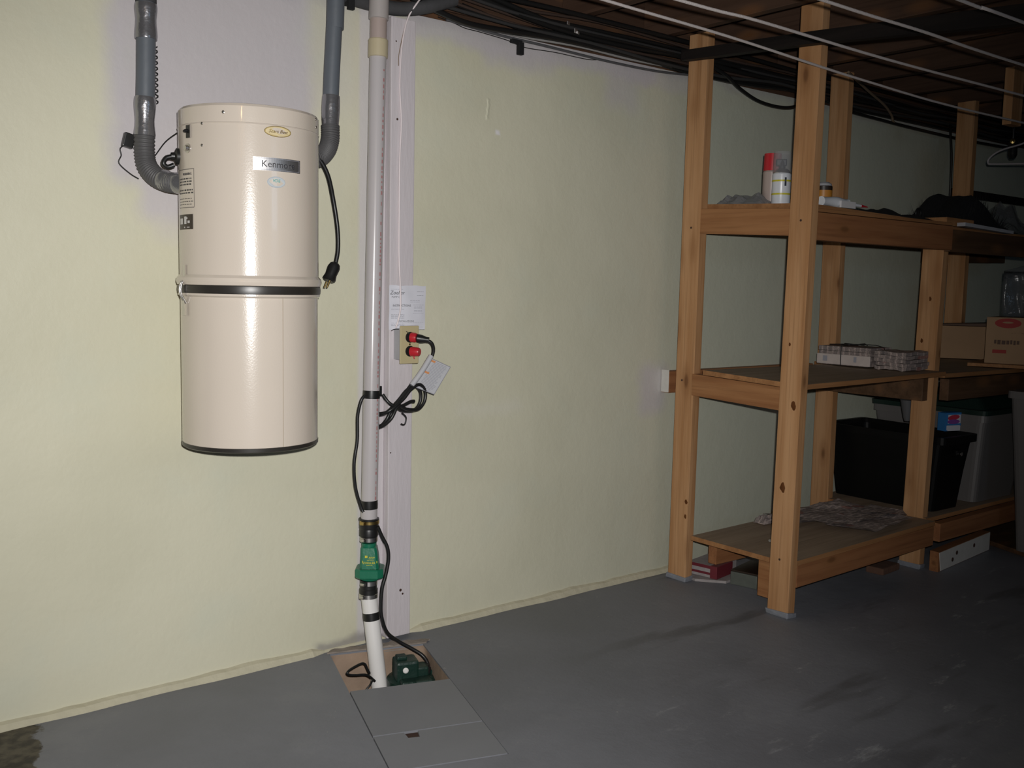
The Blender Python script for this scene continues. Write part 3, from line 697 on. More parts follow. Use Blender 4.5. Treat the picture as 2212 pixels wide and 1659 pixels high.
# lettering on the front face of the valve body
nrm = Vector((math.cos(BR-math.pi/2), math.sin(BR-math.pi/2), 0)); rt = Vector((-nrm.y, nrm.x, 0))
fp = Vector((1.490, -0.093, 0.294))+nrm*0.0268
for txt, dz, sz in (('ZOELLER', -0.004, 0.0092),):
    link('valve_lettering', text_mb(txt, sz, 0.0012).xf(face_T(fp+Vector((0, 0, dz)), rt, (0, 0, 1))), M['yellow_ink'], cvo)
mb = MB(); rnd = random.Random(9)
for dz, x0, x1, hh in ((0.0115, -0.012, -0.004, 0.007), (0.013, 0.0, 0.018, 0.0015), (0.0085, -0.001, 0.015, 0.0012), (0.004, -0.006, 0.014, 0.0012), (-0.0115, -0.008, 0.010, 0.0014), (-0.004, -0.020, -0.0185, 0.007), (-0.004, 0.0225, 0.024, 0.007)):
    x = x0
    while x < x1:
        ln = min(rnd.uniform(0.0015, 0.004), x1-x); b = fp+rt*x+Vector((0, 0, dz))+nrm*0.0009
        mb.add([b, b+rt*ln, b+rt*ln+Vector((0, 0, hh)), b+Vector((0, 0, hh))], [[0, 1, 2, 3]]); x += ln+0.001
tag(link('valve_print', mb, M['yellow_ink'], cvo), None, None, None, 'stuff')
def clamp(z, r, h, c=None, screw=True, brass=False, lower=False):
    c = c or va(z); q = MB(); q.lathe([(r-0.001, 0), (r, 0.0006), (r, h-0.0006), (r-0.001, h)], c, 28, cap=False)
    if screw:
        d = Vector((-0.92, -0.38, 0)); q.lathe([(0.0055, -0.006), (0.0055, 0.008), (0.0045, 0.010), (0, 0.010)], c+Vector((d.x*(r+0.0045), d.y*(r+0.0045), h/2)), 8, (0.3, -0.9, 0.1))
    return q
mb = MB(); mb.lathe([(0.0255, 0.366), (0.0285, 0.368), (0.0285, 0.385), (0.0275, 0.388), (0.029, 0.392), (0.029, 0.414), (0.0305, 0.4150), (0.0305, 0.419), (0.0255, 0.420)], (1.4885, -0.0885, 0), 28, cap=False); mb.lathe([(0.026, 0.350), (0.026, 0.368)], (1.4885, -0.0885, 0), 28, cap=False); link('rubber_sleeve', mb, M['black'], cvo)
link('hose_clamp', clamp(0.404, 0.0298, 0.010), M['brass'], cvo)
link('hose_clamp', clamp(0.351, 0.0268, 0.013), M['steel'], cvo)
mb = MB(); mb.lathe([(0.0245, 0.180), (0.0278, 0.181), (0.0278, 0.206), (0.0255, 0.209), (0.0255, 0.234)], (1.4835, -0.097, 0), 28, cap=False); link('rubber_sleeve', mb, M['black'], cvo)
link('hose_clamp', clamp(0.219, 0.0262, 0.014, Vector((1.4845, -0.097, 0.219))), M['steel'], cvo)
link('hose_clamp', clamp(0.181, 0.0288, 0.013, Vector((1.4835, -0.097, 0.180))), M['steel'], cvo)
def lowp(z): f = (0.19-z)/0.277; return Vector((1.4835+0.0185*f, -0.098-0.034*f, z))
mb = MB(); mb.tube([lowp(0.186), lowp(0.05), lowp(-0.12), lowp(-0.30)], 0.0242, 28, 3); link('lower_pipe', mb, M['pvclow'], t)
link('black_tape', tapeband(0.112, 0.024, 0.0250, 0.03, True), M['black'], t)

# ------------------------------------------------------------------ pump in the pit
t = thing('sump_pump', (1.575, -0.19, -0.30), 'dark green sump pump sitting in the open floor pit', 'pump')
PC = Vector((1.578, -0.192, 0))
mb = MB(); mb.lathe([(0.068, -0.30), (0.070, -0.10), (0.074, -0.085), (0.074, -0.060), (0.060, -0.054), (0.0, -0.05)], PC, 24); pb = link('pump_housing', mb, M['greendk'], t)
mb = MB(); mb.box(1.522, 1.590, -0.225, -0.160, -0.060, 0.004, 0.008, R(-18)); mb.box(1.560, 1.622, -0.225, -0.175, -0.060, -0.022, 0.006, R(-18)); mb.box(1.515, 1.61, -0.262, -0.22, -0.075, -0.045, 0.006, R(-18)); mb.box(1.53, 1.56, -0.20, -0.17, 0.002, 0.014, 0.004, R(-18)); link('top_casting', mb, M['greendk'], t)
mb = MB(); mb.lathe([(0.0085, 0), (0.0085, 0.003), (0.005, 0.005), (0, 0.005)], (1.535, -0.226, -0.018), 12, (-0.35, -0.93, 0.1)); link('pale_cap', mb, M['pvclow'], t)
for (dx, dy) in ((0.062, -0.02), (0.03, -0.06), (-0.03, -0.062), (0.05, 0.03)):
    mb = MB(); mb.lathe([(0.007, -0.062), (0.007, -0.048), (0.004, -0.045), (0, -0.045)], PC+Vector((dx, dy, 0)), 6); link('bolt', mb, M['greendk'], t)
mb = MB(); mb.lathe([(0.013, 0), (0.013, 0.022), (0.008, 0.026), (0.008, 0.034)], (1.628, -0.200, -0.062), 12); link('cord_gland', mb, M['black'], t)
mb = MB(); mb.tube([(1.455, -0.185, -0.045), (1.425, -0.19, -0.018), (1.390, -0.19, -0.010), (1.368, -0.19, -0.004), (1.360, -0.19, 0.004), (1.375, -0.185, 0.010), (1.41, -0.18, 0.016), (1.424, -0.18, 0.012), (1.432, -0.18, -0.004), (1.44, -0.18, -0.02)], 0.0035, 8, 5); link('float_rod', mb, M['black'], t)
mb = MB(); mb.tube([(1.44, -0.20, -0.03), (1.425, -0.21, -0.04), (1.41, -0.21, -0.055), (1.41, -0.21, -0.08)], 0.003, 8, 4); link('wire_end', mb, M['black'], t)

# ------------------------------------------------------------------ outlet on the board
t = thing('wall_outlet', (1.627, -0.06, 0.878), 'almond duplex outlet on a surface box fixed to the lilac board', 'outlet')
mb = MB(); mb.box(1.600, 1.652, -0.082, -0.0405, 0.888, 0.982, 0.002); link('steel_box', mb, M['boxgrey'], t)
mb = MB(); mb.box(1.594, 1.660, -0.088, -0.0822, 0.877, 0.992, 0.0025); cp = link('cover_plate', mb, M['almond'], t)
for z in (0.957, 0.915):
    mb = MB(); mb.lathe([(0.0165, 0), (0.0165, 0.0018), (0, 0.0018)], (1.628, -0.0878, z), 20, (0, -1, 0)); link('socket', mb, M['black'], t)
mb = MB(); mb.lathe([(0.003, 0), (0.003, 0.001), (0, 0.001)], (1.627, -0.088, 0.936), 8, (0, -1, 0)); link('plate_screw', mb, M['brass'], cp)
# red dummy plug (lower)
mb = MB(); mb.lathe([(0.0125, 0), (0.0145, 0.002), (0.0145, 0.012), (0.013, 0.026), (0.011, 0.030), (0, 0.030)], (1.629, -0.090, 0.914), 16, (0.55, -0.9, 0.0))
mb.lathe([(0.002, 0.0), (0.002, 0.012), (0, 0.013)], (1.632, -0.100, 0.904), 6, (0.2, -0.3, -1))
solo('outlet_plug', mb, M['red'], 'red plug alone in the lower socket of the outlet', 'plug')
# pump cord
t = thing('pump_cord', (1.52, -0.10, -0.06), 'black pump cord from the outlet, coiled beside the pipe, dropping into the pit', 'cord')
mb = MB(); mb.lathe([(0.0135, 0), (0.015, 0.002), (0.015, 0.014), (0.013, 0.020)], (1.629, -0.090, 0.957), 16, (0.62, -0.9, -0.05)); tag(link('red_plug', mb, M['red'], t), 'red plug body')
mb = MB(); mb.lathe([(0.011, 0.017), (0.0135, 0.020), (0.0125, 0.034), (0.009, 0.046), (0.0085, 0.056)], (1.629, -0.090, 0.957), 14, (0.72, -0.6, -0.12)); link('black_plug', mb, M['black'], t)
mb = MB()
mb.tube([(1.662, -0.120, 0.950), (1.677, -0.128, 0.943), (1.686, -0.128, 0.928), (1.687, -0.125, 0.908), (1.680, -0.12, 0.890), (1.664, -0.115, 0.865), (1.640, -0.115, 0.838), (1.610, -0.115, 0.810), (1.580, -0.118, 0.775), (1.550, -0.12, 0.737), (1.528, -0.10, 0.700), (1.519, -0.06, 0.687), (1.515, -0.045, 0.690)], 0.0052, 8, 6)
# figure-of-eight bundle
for k_, (ox, oz, oy) in enumerate(((0, 0, 0), (0.010, 0.004, -0.010))):
    c_ = [(1.517, -0.050, 0.722), (1.53, -0.11, 0.735), (1.57, -0.115, 0.770), (1.60, -0.115, 0.800), (1.630, -0.115, 0.812), (1.650, -0.115, 0.792), (1.648, -0.115, 0.760), (1.625, -0.115, 0.738), (1.585, -0.115, 0.740), (1.555, -0.115, 0.752), (1.53, -0.115, 0.715), (1.520, -0.085, 0.688), (1.516, -0.045, 0.694)]
    mb.tube([(x+(ox if 1 < i < 11 else 0), y+oy*(1 if 0 < i < 12 else 0), z+oz) for i, (x, y, z) in enumerate(c_)], 0.0052, 8, 6)
mb.tube([(1.526, -0.10, 0.79), (1.540, -0.115, 0.765), (1.57, -0.12, 0.752), (1.61, -0.12, 0.765), (1.625, -0.12, 0.766)], 0.0052, 8, 5)
mb.tube([(1.575, -0.13, 0.735), (1.59, -0.13, 0.720), (1.585, -0.13, 0.700), (1.572, -0.13, 0.702)], 0.0022, 6, 5)
link('coiled_cord', mb, M['black'], t)
mb = MB(); mb.tube([(1.463, -0.105, 0.792), (1.450, -0.105, 0.775), (1.442, -0.10, 0.73), (1.441, -0.10, 0.66), (1.431, -0.10, 0.59), (1.436, -0.10, 0.52), (1.452, -0.105, 0.46), (1.457, -0.11, 0.445)], 0.0050, 8, 6); link('left_cord_loop', mb, M['black'], t)
mb = MB(); mb.tube([(1.497, -0.125, 0.40), (1.512, -0.125, 0.368), (1.528, -0.13, 0.333), (1.532, -0.13, 0.295), (1.523, -0.13, 0.250), (1.511, -0.13, 0.212), (1.507, -0.13, 0.165), (1.510, -0.13, 0.122), (1.530, -0.13, 0.070), (1.568, -0.135, 0.036), (1.605, -0.15, 0.010), (1.632, -0.17, -0.012), (1.638, -0.19, -0.034), (1.630, -0.200, -0.055)], 0.0056, 8, 6); link('drop_cord', mb, M['black'], t)
# laminated cord tag
A, B, C_, D_ = Vector((1.677, -0.118, 0.897)), Vector((1.745, -0.135, 0.866)), Vector((1.686, -0.135, 0.785)), Vector((1.612, -0.118, 0.815))
ct = MB(); nn = (B-A).cross(D_-A).normalized(); nn = nn if nn.y > 0 else -nn
ct.hexa([A+nn*0.0008, B+nn*0.0008, C_+nn*0.0008, D_+nn*0.0008], [A, B, C_, D_])
ct = link('cord_tag', ct, M['tagpap'], t)
mb = MB(); e = [A, B, C_, D_, A]
for i in range(4): mb.tube([e[i], e[i+1]], 0.0011, 6, 1)
link('tag_edge', mb, M['greyink'], ct)
mb = MB(); rnd = random.Random(11)
def tp(s, q_, o=-0.0006): return A.lerp(D_, s)+(B-A)*q_+nn*o
for i in range(22):
    s_ = 0.05+i*0.042; x0 = 0.28; x1 = rnd.uniform(0.80, 0.93)
    mb.add([tp(s_, x0), tp(s_, x1), tp(s_+0.013, x1), tp(s_+0.013, x0)], [[0, 1, 2, 3]])
tag(link('tag_print', mb, M['greyink'], ct), None, None, None, 'stuff')
for s_, q_ in ((0.03, 0.10), (0.42, 0.14)):
    mb = MB(); mb.add([tp(s_, q_, -0.001), tp(s_, q_+0.24, -0.001), tp(s_+0.06, q_+0.24, -0.001), tp(s_+0.06, q_, -0.001)], [[0, 1, 2, 3]]); link('tag_header', mb, M['orange_ink'], ct)
mb = MB(); mb.tube([A+Vector((0.006, -0.003, 0.004)), (1.648, -0.123, 0.855), D_+Vector((0.002, -0.003, 0.0))], 0.0085, 10, 5); tag(link('tag_sleeve', mb, M['tagpap'], ct), 'rolled white edge of the tag')
# instruction sheet pinned behind the white wire
t = thing('instruction_sheet', (1.645, -0.045, 0.975), 'creased white instruction sheet pinned to the board above the outlet', 'paper')
mb = MB(); nx, nz = 14, 12; vs = []; fs = []
for j in range(nz+1):
    for i in range(nx+1):
        a, b = i/nx, j/nz; x = 1.5815+0.131*a-0.006*(1-b)*a; z = 0.978+0.134*b
        y = -0.0425-0.005*math.sin(a*3.0)-0.004*noise.noise(Vector((a*3, b*3, 2)))-0.006*a*(1-b)
        if j == nz: z += 0.003*noise.noise(Vector((a*5, 0, 0)))
        vs.append((x, y, z))
for j in range(nz):
    for i in range(nx): fs.append([j*(nx+1)+i, j*(nx+1)+i+1, (j+1)*(nx+1)+i+1, (j+1)*(nx+1)+i])
mb.add(vs, fs, True); sh = link('sheet', mb, M['paper'], t)
def sy(x): a = (x-1.5815)/0.131; return -0.0425-0.005*math.sin(max(0, min(1, a))*3.0)-0.006*max(0, a)*0.5-0.0035
def on_sheet(mbx):
    for p in mbx.v: p.y = sy(p.x)
    return mbx
link('sheet_lettering', on_sheet(text_mb('Zoeller', 0.016, 0, 0.2).xf(face_T((1.606, -0.05, 1.090), (1, 0, 0), (0, 0, 1)))), M['ink'], sh)
link('sheet_lettering', on_sheet(text_mb('PUMP CO', 0.0075, 0).xf(face_T((1.604, -0.05, 1.077), (1, 0, 0), (0, 0, 1)))), M['ink'], sh)
link('sheet_lettering', on_sheet(text_mb('INSTRUCTIONS', 0.0088, 0).xf(face_T((1.622, -0.05, 1.051), (1, 0, 0), (0, 0, 1)))), M['ink'], sh)
link('sheet_lettering', on_sheet(text_mb('INSTALLATIONS', 0.0075, 0).xf(face_T((1.637, -0.05, 1.004), (1, 0, 0), (0, 0, 1)))), M['ink'], sh)
mb = MB(); rnd = random.Random(4)
def hline(x0, x1, z, h=0.0009):
    x = x0
    while x < x1:
        ln = min(rnd.uniform(0.004, 0.012), x1-x); mb.add([(x, sy(x), z), (x+ln, sy(x+ln), z), (x+ln, sy(x+ln), z+h), (x, sy(x), z+h)], [[0, 1, 2, 3]]); x += ln+0.0015
for z in (1.100, ): hline(1.585, 1.625, z)
for z in (1.040, 1.024, 1.021, 1.018, 1.015, 1.012, 0.998, 0.994, 0.990): hline(1.586, 1.630, z)
for z in (1.094, 1.082): hline(1.675, 1.70, z)
for z in (1.066, 1.062): hline(1.650, 1.685, z)
for z in (1.047, 1.043, 1.036, 1.032): hline(1.664, 1.694, z)
for (x0, x1, z) in ((1.66, 1.70, 1.053), (1.66, 1.70, 1.027)): hline(x0, x1, z, 0.0006)
for z in (1.000, 0.985): hline(1.64, 1.70, z, 0.0005)
tag(link('sheet_print', mb, M['greyink'], sh), None, None, None, 'stuff')
# second strip of the sheet hanging behind the outlet with the thin black wire on it
mb = MB(); mb.tube([(1.584, -0.052, 0.975), (1.592, -0.056, 0.980), (1.605, -0.075, 0.980), (1.618, -0.092, 0.972), (1.622, -0.094, 0.966)], 0.0012, 6, 5)
solo('loose_wire', mb, M['black'], 'thin black wire curving from the sheet to the upper outlet plug', 'wire')
# white wire down the board
t = thing('white_wire', (1.606, -0.045, 0.99), 'slack white wire running down the lilac board to the outlet', 'wire')
mb = MB(); mb.tube([(1.672, -0.060, 1.962), (1.655, -0.060, 1.94), (1.642, -0.046, 1.912), (1.628, -0.044, 1.87), (1.616, -0.044, 1.80), (1.612, -0.044, 1.70), (1.617, -0.046, 1.60), (1.613, -0.046, 1.50), (1.612, -0.046, 1.36), (1.613, -0.046, 1.2), (1.614, -0.052, 1.12), (1.611, -0.060, 1.05), (1.604, -0.060, 1.01), (1.598, -0.055, 0.985)], 0.0026, 8, 5); link('wire', mb, M['wirewhite'], t)
mb = MB(); mb.tube([(1.648, -0.043, 1.93), (1.630, -0.042, 1.88), (1.610, -0.042, 1.80), (1.608, -0.042, 1.76)], 0.0012, 6, 5); link('thin_strand', mb, M['tan'], t)

# ------------------------------------------------------------------ cables along the wall top
rnd = random.Random(21)
for i in range(11):
    y0 = -0.014-0.008*(i % 4); z0 = 1.945+0.0155*(i % 7)+rnd.uniform(-0.005, 0.005); r = (0.0075, 0.005, 0.009, 0.006)[i % 4]
    x0 = 1.70+rnd.uniform(-0.05, 0.25); pts = []
    x = x0; ph = rnd.uniform(0, 9)
    n = 16
    for j in range(n+1):
        x = x0+(7.4-x0)*j/n
        z = z0+0.028*noise.noise(Vector((x*1.6+ph, i, 0)))+0.010*noise.noise(Vector((x*5+ph, i, 3)))-0.004*j/n
        if j == 0: z = min(2.03, z+0.04)
        pts.append((x, y0+0.010*noise.noise(Vector((x*1.7, ph, i))), max(1.925, min(2.038, z))))
    mb = MB(); mb.tube(pts, r, 7, 4)
    mk = (M['black'], M['cabbrown'], M['black'], M['cabdark'])[i % 4]
    solo('cable', mb, mk, 'one of the dark cables bundled along the top of the wall', 'cable', 'dark cables along the wall top')
for lab, pts, r, mk in (
    ('thick black cable curving from the grey ceiling pipe down onto the wall top', [(1.60, -0.05, 1.99), (1.66, -0.05, 1.957), (1.72, -0.05, 1.943), (1.85, -0.045, 1.925), (2.0, -0.035, 1.930), (2.3, -0.03, 1.945), (2.8, -0.03, 1.94)], 0.0095, M['black']),
    ('dusty pale cable lying on the wall edge left of the shelving', [(1.90, -0.012, 1.934), (2.1, -0.018, 1.930), (2.35, -0.02, 1.938), (2.6, -0.018, 1.934), (2.85, -0.02, 1.94)], 0.005, M['cabdust']),
    ('dark cable running along the wall edge beneath the dusty one', [(1.80, -0.010, 1.933), (2.0, -0.012, 1.921), (2.2, -0.012, 1.918), (2.5, -0.012, 1.912), (2.75, -0.012, 1.915), (2.95, -0.012, 1.93)], 0.0045, M['cabgrey']),
    ('black cable sagging in a loop behind the two nearest posts', [(3.02, -0.042, 1.965), (3.10, -0.042, 1.945), (3.18, -0.042, 1.908), (3.30, -0.042, 1.875), (3.44, -0.042, 1.868), (3.55, -0.042, 1.885), (3.66, -0.042, 1.935), (3.78, -0.042, 1.940), (3.91, -0.042, 1.915), (4.2, -0.042, 1.905), (4.45, -0.05, 1.897), (4.9, -0.05, 1.893), (5.4, -0.05, 1.90)], 0.0075, M['black']),
    ('tan cable slanting down from the joists right of the second back post', [(3.60, -0.25, 2.0), (3.9, -0.16, 1.975), (4.12, -0.10, 1.955), (4.25, -0.06, 1.93), (4.28, -0.05, 1.91), (4.33, -0.04, 1.90)], 0.0055, M['tan']),
    ('black cable dropping straight down beside the far back post', [(4.80, -0.05, 1.95), (4.77, -0.07, 1.90), (4.765, -0.085, 1.78), (4.765, -0.09, 1.6), (4.765, -0.09, 1.45)], 0.006, M['black'])):
    mb = MB(); mb.tube(pts, r, 8, 6); solo('cable', mb, mk, lab, 'cable')
mb = MB(); mb.tube([(1.77, -0.008, 1.936), (1.83, -0.008, 1.928), (1.872, -0.008, 1.920), (1.93, -0.008, 1.918), (2.029, -0.008, 1.912), (2.06, -0.008, 1.908), (2.12, -0.008, 1.900), (2.25, -0.008, 1.905), (2.4, -0.008, 1.905), (2.47, -0.008, 1.917)], 0.0014, 6, 5)
solo('bell_wire', mb, M['black'], 'hair-thin black wire strung across the wall just below the cables', 'wire')
mb = MB(); mb.box(2.083, 2.104, -0.020, -0.004, 1.872, 1.912, 0.002); mb.box(2.055, 2.098, -0.018, -0.004, 1.905, 1.918, 0.002, R(0)); solo('wall_clip', mb, M['blackmatt'], 'small black bent clip high on the yellow wall', 'clip')
for (x, z, s) in ((2.255, 1.992, 0.008), (2.289, 1.972, 0.010), (2.300, 1.968, 0.006)):
    mb = MB(); mb.box(x-s, x+s, -0.066, -0.062, z-s*0.7, z+s*0.7, 0.001, R(20)); solo('cable_staple', mb, M['chrome'], 'tiny bright metal staple glinting among the cables', 'staple', 'bright staples among the cables')

# ------------------------------------------------------------------ wooden shelving
RK = thing('wooden_shelving', (3.3, -0.35, 0), 'home-made unpainted pine shelving, two bays wide, standing along the wall', 'shelving')
def post(x, y0, y1, z0, z1, th=0.038, lean=(0, 0)):
    q = MB(); q.box(x, x+th, y0, y1, z0, z1, 0.002)
    for p in q.v: f = (p.z-z0)/(z1-z0); p.x += lean[0]*f; p.y += lean[1]*f
    return q
P1 = link('post', post(2.845, -0.150, -0.062, 0.012, 2.045, lean=(-0.012, -0.022)), M['pine_z'], RK)
P2 = link('post', post(2.810, -0.643, -0.558, 0.012, 2.046, lean=(0.0, -0.024)), M['pine_z'], RK)
P3 = link('post', post(3.774, -0.582, -0.494, 0.010, 1.40, lean=(0, -0.024)), M['pine_z'], RK)
P4 = link('post', post(3.770, -0.146, -0.058, 0.02, 2.045, lean=(0, 0.003)), M['pine_z'], RK)
P5 = link('post', post(4.750, -0.195, -0.107, 0.02, 2.045, lean=(0, -0.0)), M['pine_z'], RK)
for (x, y0, y1, ly) in ((2.845, -0.150, -0.062, 0), (2.810, -0.643, -0.558, 0), (3.774, -0.582, -0.494, 0)):
    q = MB(); q.box(x-0.004, x+0.043, y0-0.005, y1+0.005, 0.0, 0.017, 0.004)
    for p in q.v: p.x += 0.006*noise.noise(p*40); p.y += 0.006*noise.noise(p*40+Vector((5, 5, 5))); p.z += (0.010*noise.noise(p*30) if p.z > 0.01 else 0)
    link('grey_foot', q, M['greypaint'], RK)
# nails and knot holes on the near posts
for (x, y, z) in ((2.836, -0.105, 0.775), (2.833, -0.125, 1.345), (2.8095, -0.620, 1.352), (2.8095, -0.600, 0.20)):
    mb = MB(); mb.lathe([(0.004, 0), (0.004, 0.001), (0, 0.0012)], (x, y, z), 8, (-1, 0, 0)); link('nail', mb, M['rust'], RK)
for (x, y, z, ra) in ((2.8095, -0.598, 0.450, 0.013), (2.8095, -0.626, 0.735, 0.012), (2.8095, -0.600, 0.94, 0.006), (2.8435, -0.142, 0.312, 0.008), (2.8435, -0.140, 0.255, 0.007), (3.7735, -0.560, 1.10, 0.008), (3.7735, -0.535, 0.93, 0.007)):
    mb = MB(); mb.lathe([(ra*1.0, 0), (ra*0.8, 0.0012), (0, 0.0014)], (x, y, z), 14, (-1, 0, 0)); mb.v = [Vector((p.x, y+(p.y-y)*(0.8+0.5*noise.noise(p*90)), z+(p.z-z)*(1.15+0.6*noise.noise(p*70)))) for p in mb.v]; link('knot', mb, M['knot'], RK)
for (x, y, sx, sy_) in ((3.00, -0.42, 0.022, 0.008), (3.01, -0.52, 0.030, 0.010)):
    mb = MB(); mb.lathe([(sx, 0), (sx*0.6, 0.0008), (0, 0.001)], (0, 0, 0), 12)
    for p in mb.v: p.y *= sy_/sx; p.x, p.y = p.x*0.8-p.y*0.6+x, p.x*0.6+p.y*0.8+y; p.z += 0.199
    link('paint_spot', mb, M['whitewood'], RK)
# shelf boards
def board(x0, x1, y0, y1, z00, z10, z01, z11, th=0.017):
    """corner top heights: z00 at (x0,back) z10 (x1,back) z01 (x0,front) z11 (x1,front)"""
    q = MB(); t4 = [(x0, y1, z01), (x1, y1, z11), (x1, y0, z10), (x0, y0, z00)]
    q.hexa([(a, b, c-th) for a, b, c in t4], t4); return q
def shelf(*a):
    q = board(*a[:8])
    if len(a) > 8:
        zt_ = (a[4], a[6]); x0 = a[0]; yb = a[2]; ye = -0.556; zf_ = zt_[0]+(zt_[1]-zt_[0])*(yb-ye)/(yb-a[3])
        t4 = [(a[8], ye, zf_), (x0, ye, zf_), (x0, yb, zt_[0]), (a[8], yb, zt_[0])]; q.hexa([(p, y_, z_-0.017) for p, y_, z_ in t4], t4)
    o = link('shelf_board', q, [M['ply'], M['plyedge']], RK)
    for pl_ in o.data.polygons:
        if abs(pl_.normal.z) < 0.5: pl_.material_index = 1
    return o
shelf(2.875, 3.772, -0.16, -0.602, 1.432, 1.415, 1.414, 1.396)
shelf(2.850, 3.772, -0.215, -0.645, 0.822, 0.818, 0.806, 0.814, 2.826)
sb = shelf(2.852, 3.772, -0.200, -0.640, 0.198, 0.210, 0.196, 0.212, 2.812)
shelf(3.775, 4.98, -0.04, -0.600, 1.386, 1.380, 1.385, 1.378)
shelf(3.775, 4.98, -0.04, -0.640, 0.812, 0.812, 0.806, 0.800)
shelf(3.775, 4.98, -0.07, -0.600, 0.214, 0.214, 0.214, 0.214)
def rail(mk, x0, x1, y0, y1, z0, z1, dz1=0.0, name='rail'):
    q = MB(); q.box(x0, x1, y0, y1, z0, z1, 0.002)
    for p in q.v: p.z += dz1*((p.x-x0)/(x1-x0) if (x1-x0) > (y1-y0) else (y1-p.y)/(y1-y0))
    return link(name, q, M[mk], RK)
# top shelf, bay one: front rail and left side rail
rail('pine_x', 2.849, 3.765, -0.6415, -0.604, 1.290, 1.382, 0.0)
rail('plyedge', 2.849, 3.765, -0.640, -0.604, 1.384, 1.396, 0.0, 'edge_strip')
rail('pine_y', 2.838, 2.876, -0.600, -0.156, 1.323, 1.414, -0.020)
# mid shelf: left and right side rails, wall ledger with white end
rail('pine_y', 2.838, 2.876, -0.556, -0.152, 0.722, 0.803, -0.014)
rail('dkrail', 3.733, 3.771, -0.575, -0.062, 0.692, 0.793, 0.0)
lg = rail('pine_x', 2.835, 3.765, -0.0415, -0.002, 0.720, 0.803)
mb = MB(); mb.box(2.8325, 2.836, -0.0405, -0.003, 0.722, 0.808, 0.001); link('painted_end', mb, M['whitewood'], lg)
rail('dkrail', 3.815, 4.98, -0.638, -0.600, 0.695, 0.782, 0.0)
# bottom shelf: front rails, support block, back rail
rail('pine_x', 2.860, 3.770, -0.638, -0.600, 0.100, 0.178, 0.014)
rail('pine_x', 3.815, 4.60, -0.640, -0.602, 0.120, 0.195, 0.002)
rail('pine_y', 2.854, 2.892, -0.560, -0.480, 0.035, 0.178, 0.0, 'support_block')
rail('pine_x', 2.895, 3.765, -0.255, -0.217, 0.085, 0.180)
# top shelf bay two rails
rail('dkrail', 3.772, 5.0, -0.628, -0.604, 1.285, 1.372, -0.005)
rail('dkrail', 4.565, 5.35, -0.105, -0.067, 1.268, 1.350, 0.02)

# white painted offcut on the floor under bay two
t = thing('timber_offcut', (3.95, -0.62, 0), 'short timber offcut painted white on its face, lying by the foot of the middle post', 'timber')
mb = MB(); mb.hexa([(3.80, -0.650, 0.0), (4.33, -0.600, 0.0), (4.33, -0.562, 0.0), (3.80, -0.612, 0.0)], [(3.80, -0.650, 0.082), (4.33, -0.600, 0.082), (4.33, -0.562, 0.082), (3.80, -0.612, 0.082)]); link('block', mb, M['pine_x'], t)
mb = MB(); mb.hexa([(3.82, -0.6501, 0.002), (4.328, -0.602, 0.002), (4.328, -0.600, 0.002), (3.82, -0.6480, 0.002)], [(3.80, -0.6520, 0.080), (4.328, -0.602, 0.080), (4.328, -0.600, 0.080), (3.80, -0.6500, 0.080)]); link('painted_face', mb, M['whitewood'], t)
for x in (3.93, 3.97, 4.15):
    mb = MB(); mb.lathe([(0.009, 0), (0.009, 0.001), (0, 0.001)], (x, -0.6535+(x-3.80)*0.0943, 0.030 if x < 3.95 else 0.052), 10, (0.05, -1, 0)); link('nail_hole', mb, M['rust'], t)
# hanging stub of timber at far right
mb = MB(); mb.box(4.155, 4.245, -0.652, -0.614, 1.815, 2.045, 0.003); solo('timber_stub', mb, M['pine_z'], 'short timber stub hanging from the joists at the far right', 'timber')
# rust-brown block on the floor left of the middle post foot
mb = MB(); mb.box(3.56, 3.70, -0.545, -0.47, 0.0, 0.028, 0.006, R(4))
solo('brick_fragment', mb, mat('dull_brown_block', (0.11, 0.055, 0.035), 0.9, bump=0.8, var=0.3), 'dull brown brick fragment on the floor left of the middle post', 'brick')

# ------------------------------------------------------------------ clotheslines
def line(lab, pts):
    mb = MB(); mb.tube(pts, 0.0042, 8, 6); solo('clothesline', mb, M['rope'], lab, 'clothesline')
line('white clothesline nearest the wall, crossing lowest over the shelf posts', [(-2.59, -0.72, 1.96), (0.3, -0.66, 1.93), (1.62, -0.678, 1.868), (2.33, -0.681, 1.852), (3.02, -0.684, 1.826), (3.82, -0.686, 1.815), (5.5, -0.69, 1.85), (7.79, -0.69, 1.96)])
line('second white clothesline from the wall, passing the top of the front post', [(-2.59, -0.90, 1.86), (0.6, -0.903, 1.828), (1.86, -0.910, 1.82), (2.16, -0.922, 1.82), (2.80, -0.914, 1.82), (3.63, -0.939, 1.82), (5.5, -0.95, 1.84), (7.79, -0.95, 1.93)])
line('third white clothesline from the wall, high across the joists', [(-2.59, -1.12, 1.86), (0.8, -1.135, 1.828), (2.118, -1.143, 1.82), (2.578, -1.153, 1.82), (3.154, -1.153, 1.82), (5.5, -1.16, 1.84), (7.79, -1.16, 1.93)])
line('outermost white clothesline, in the upper right corner of the view', [(-2.59, -1.34, 1.86), (1.0, -1.355, 1.826), (2.355, -1.362, 1.82), (2.666, -1.372, 1.82), (5.0, -1.39, 1.83), (7.79, -1.39, 1.93)])

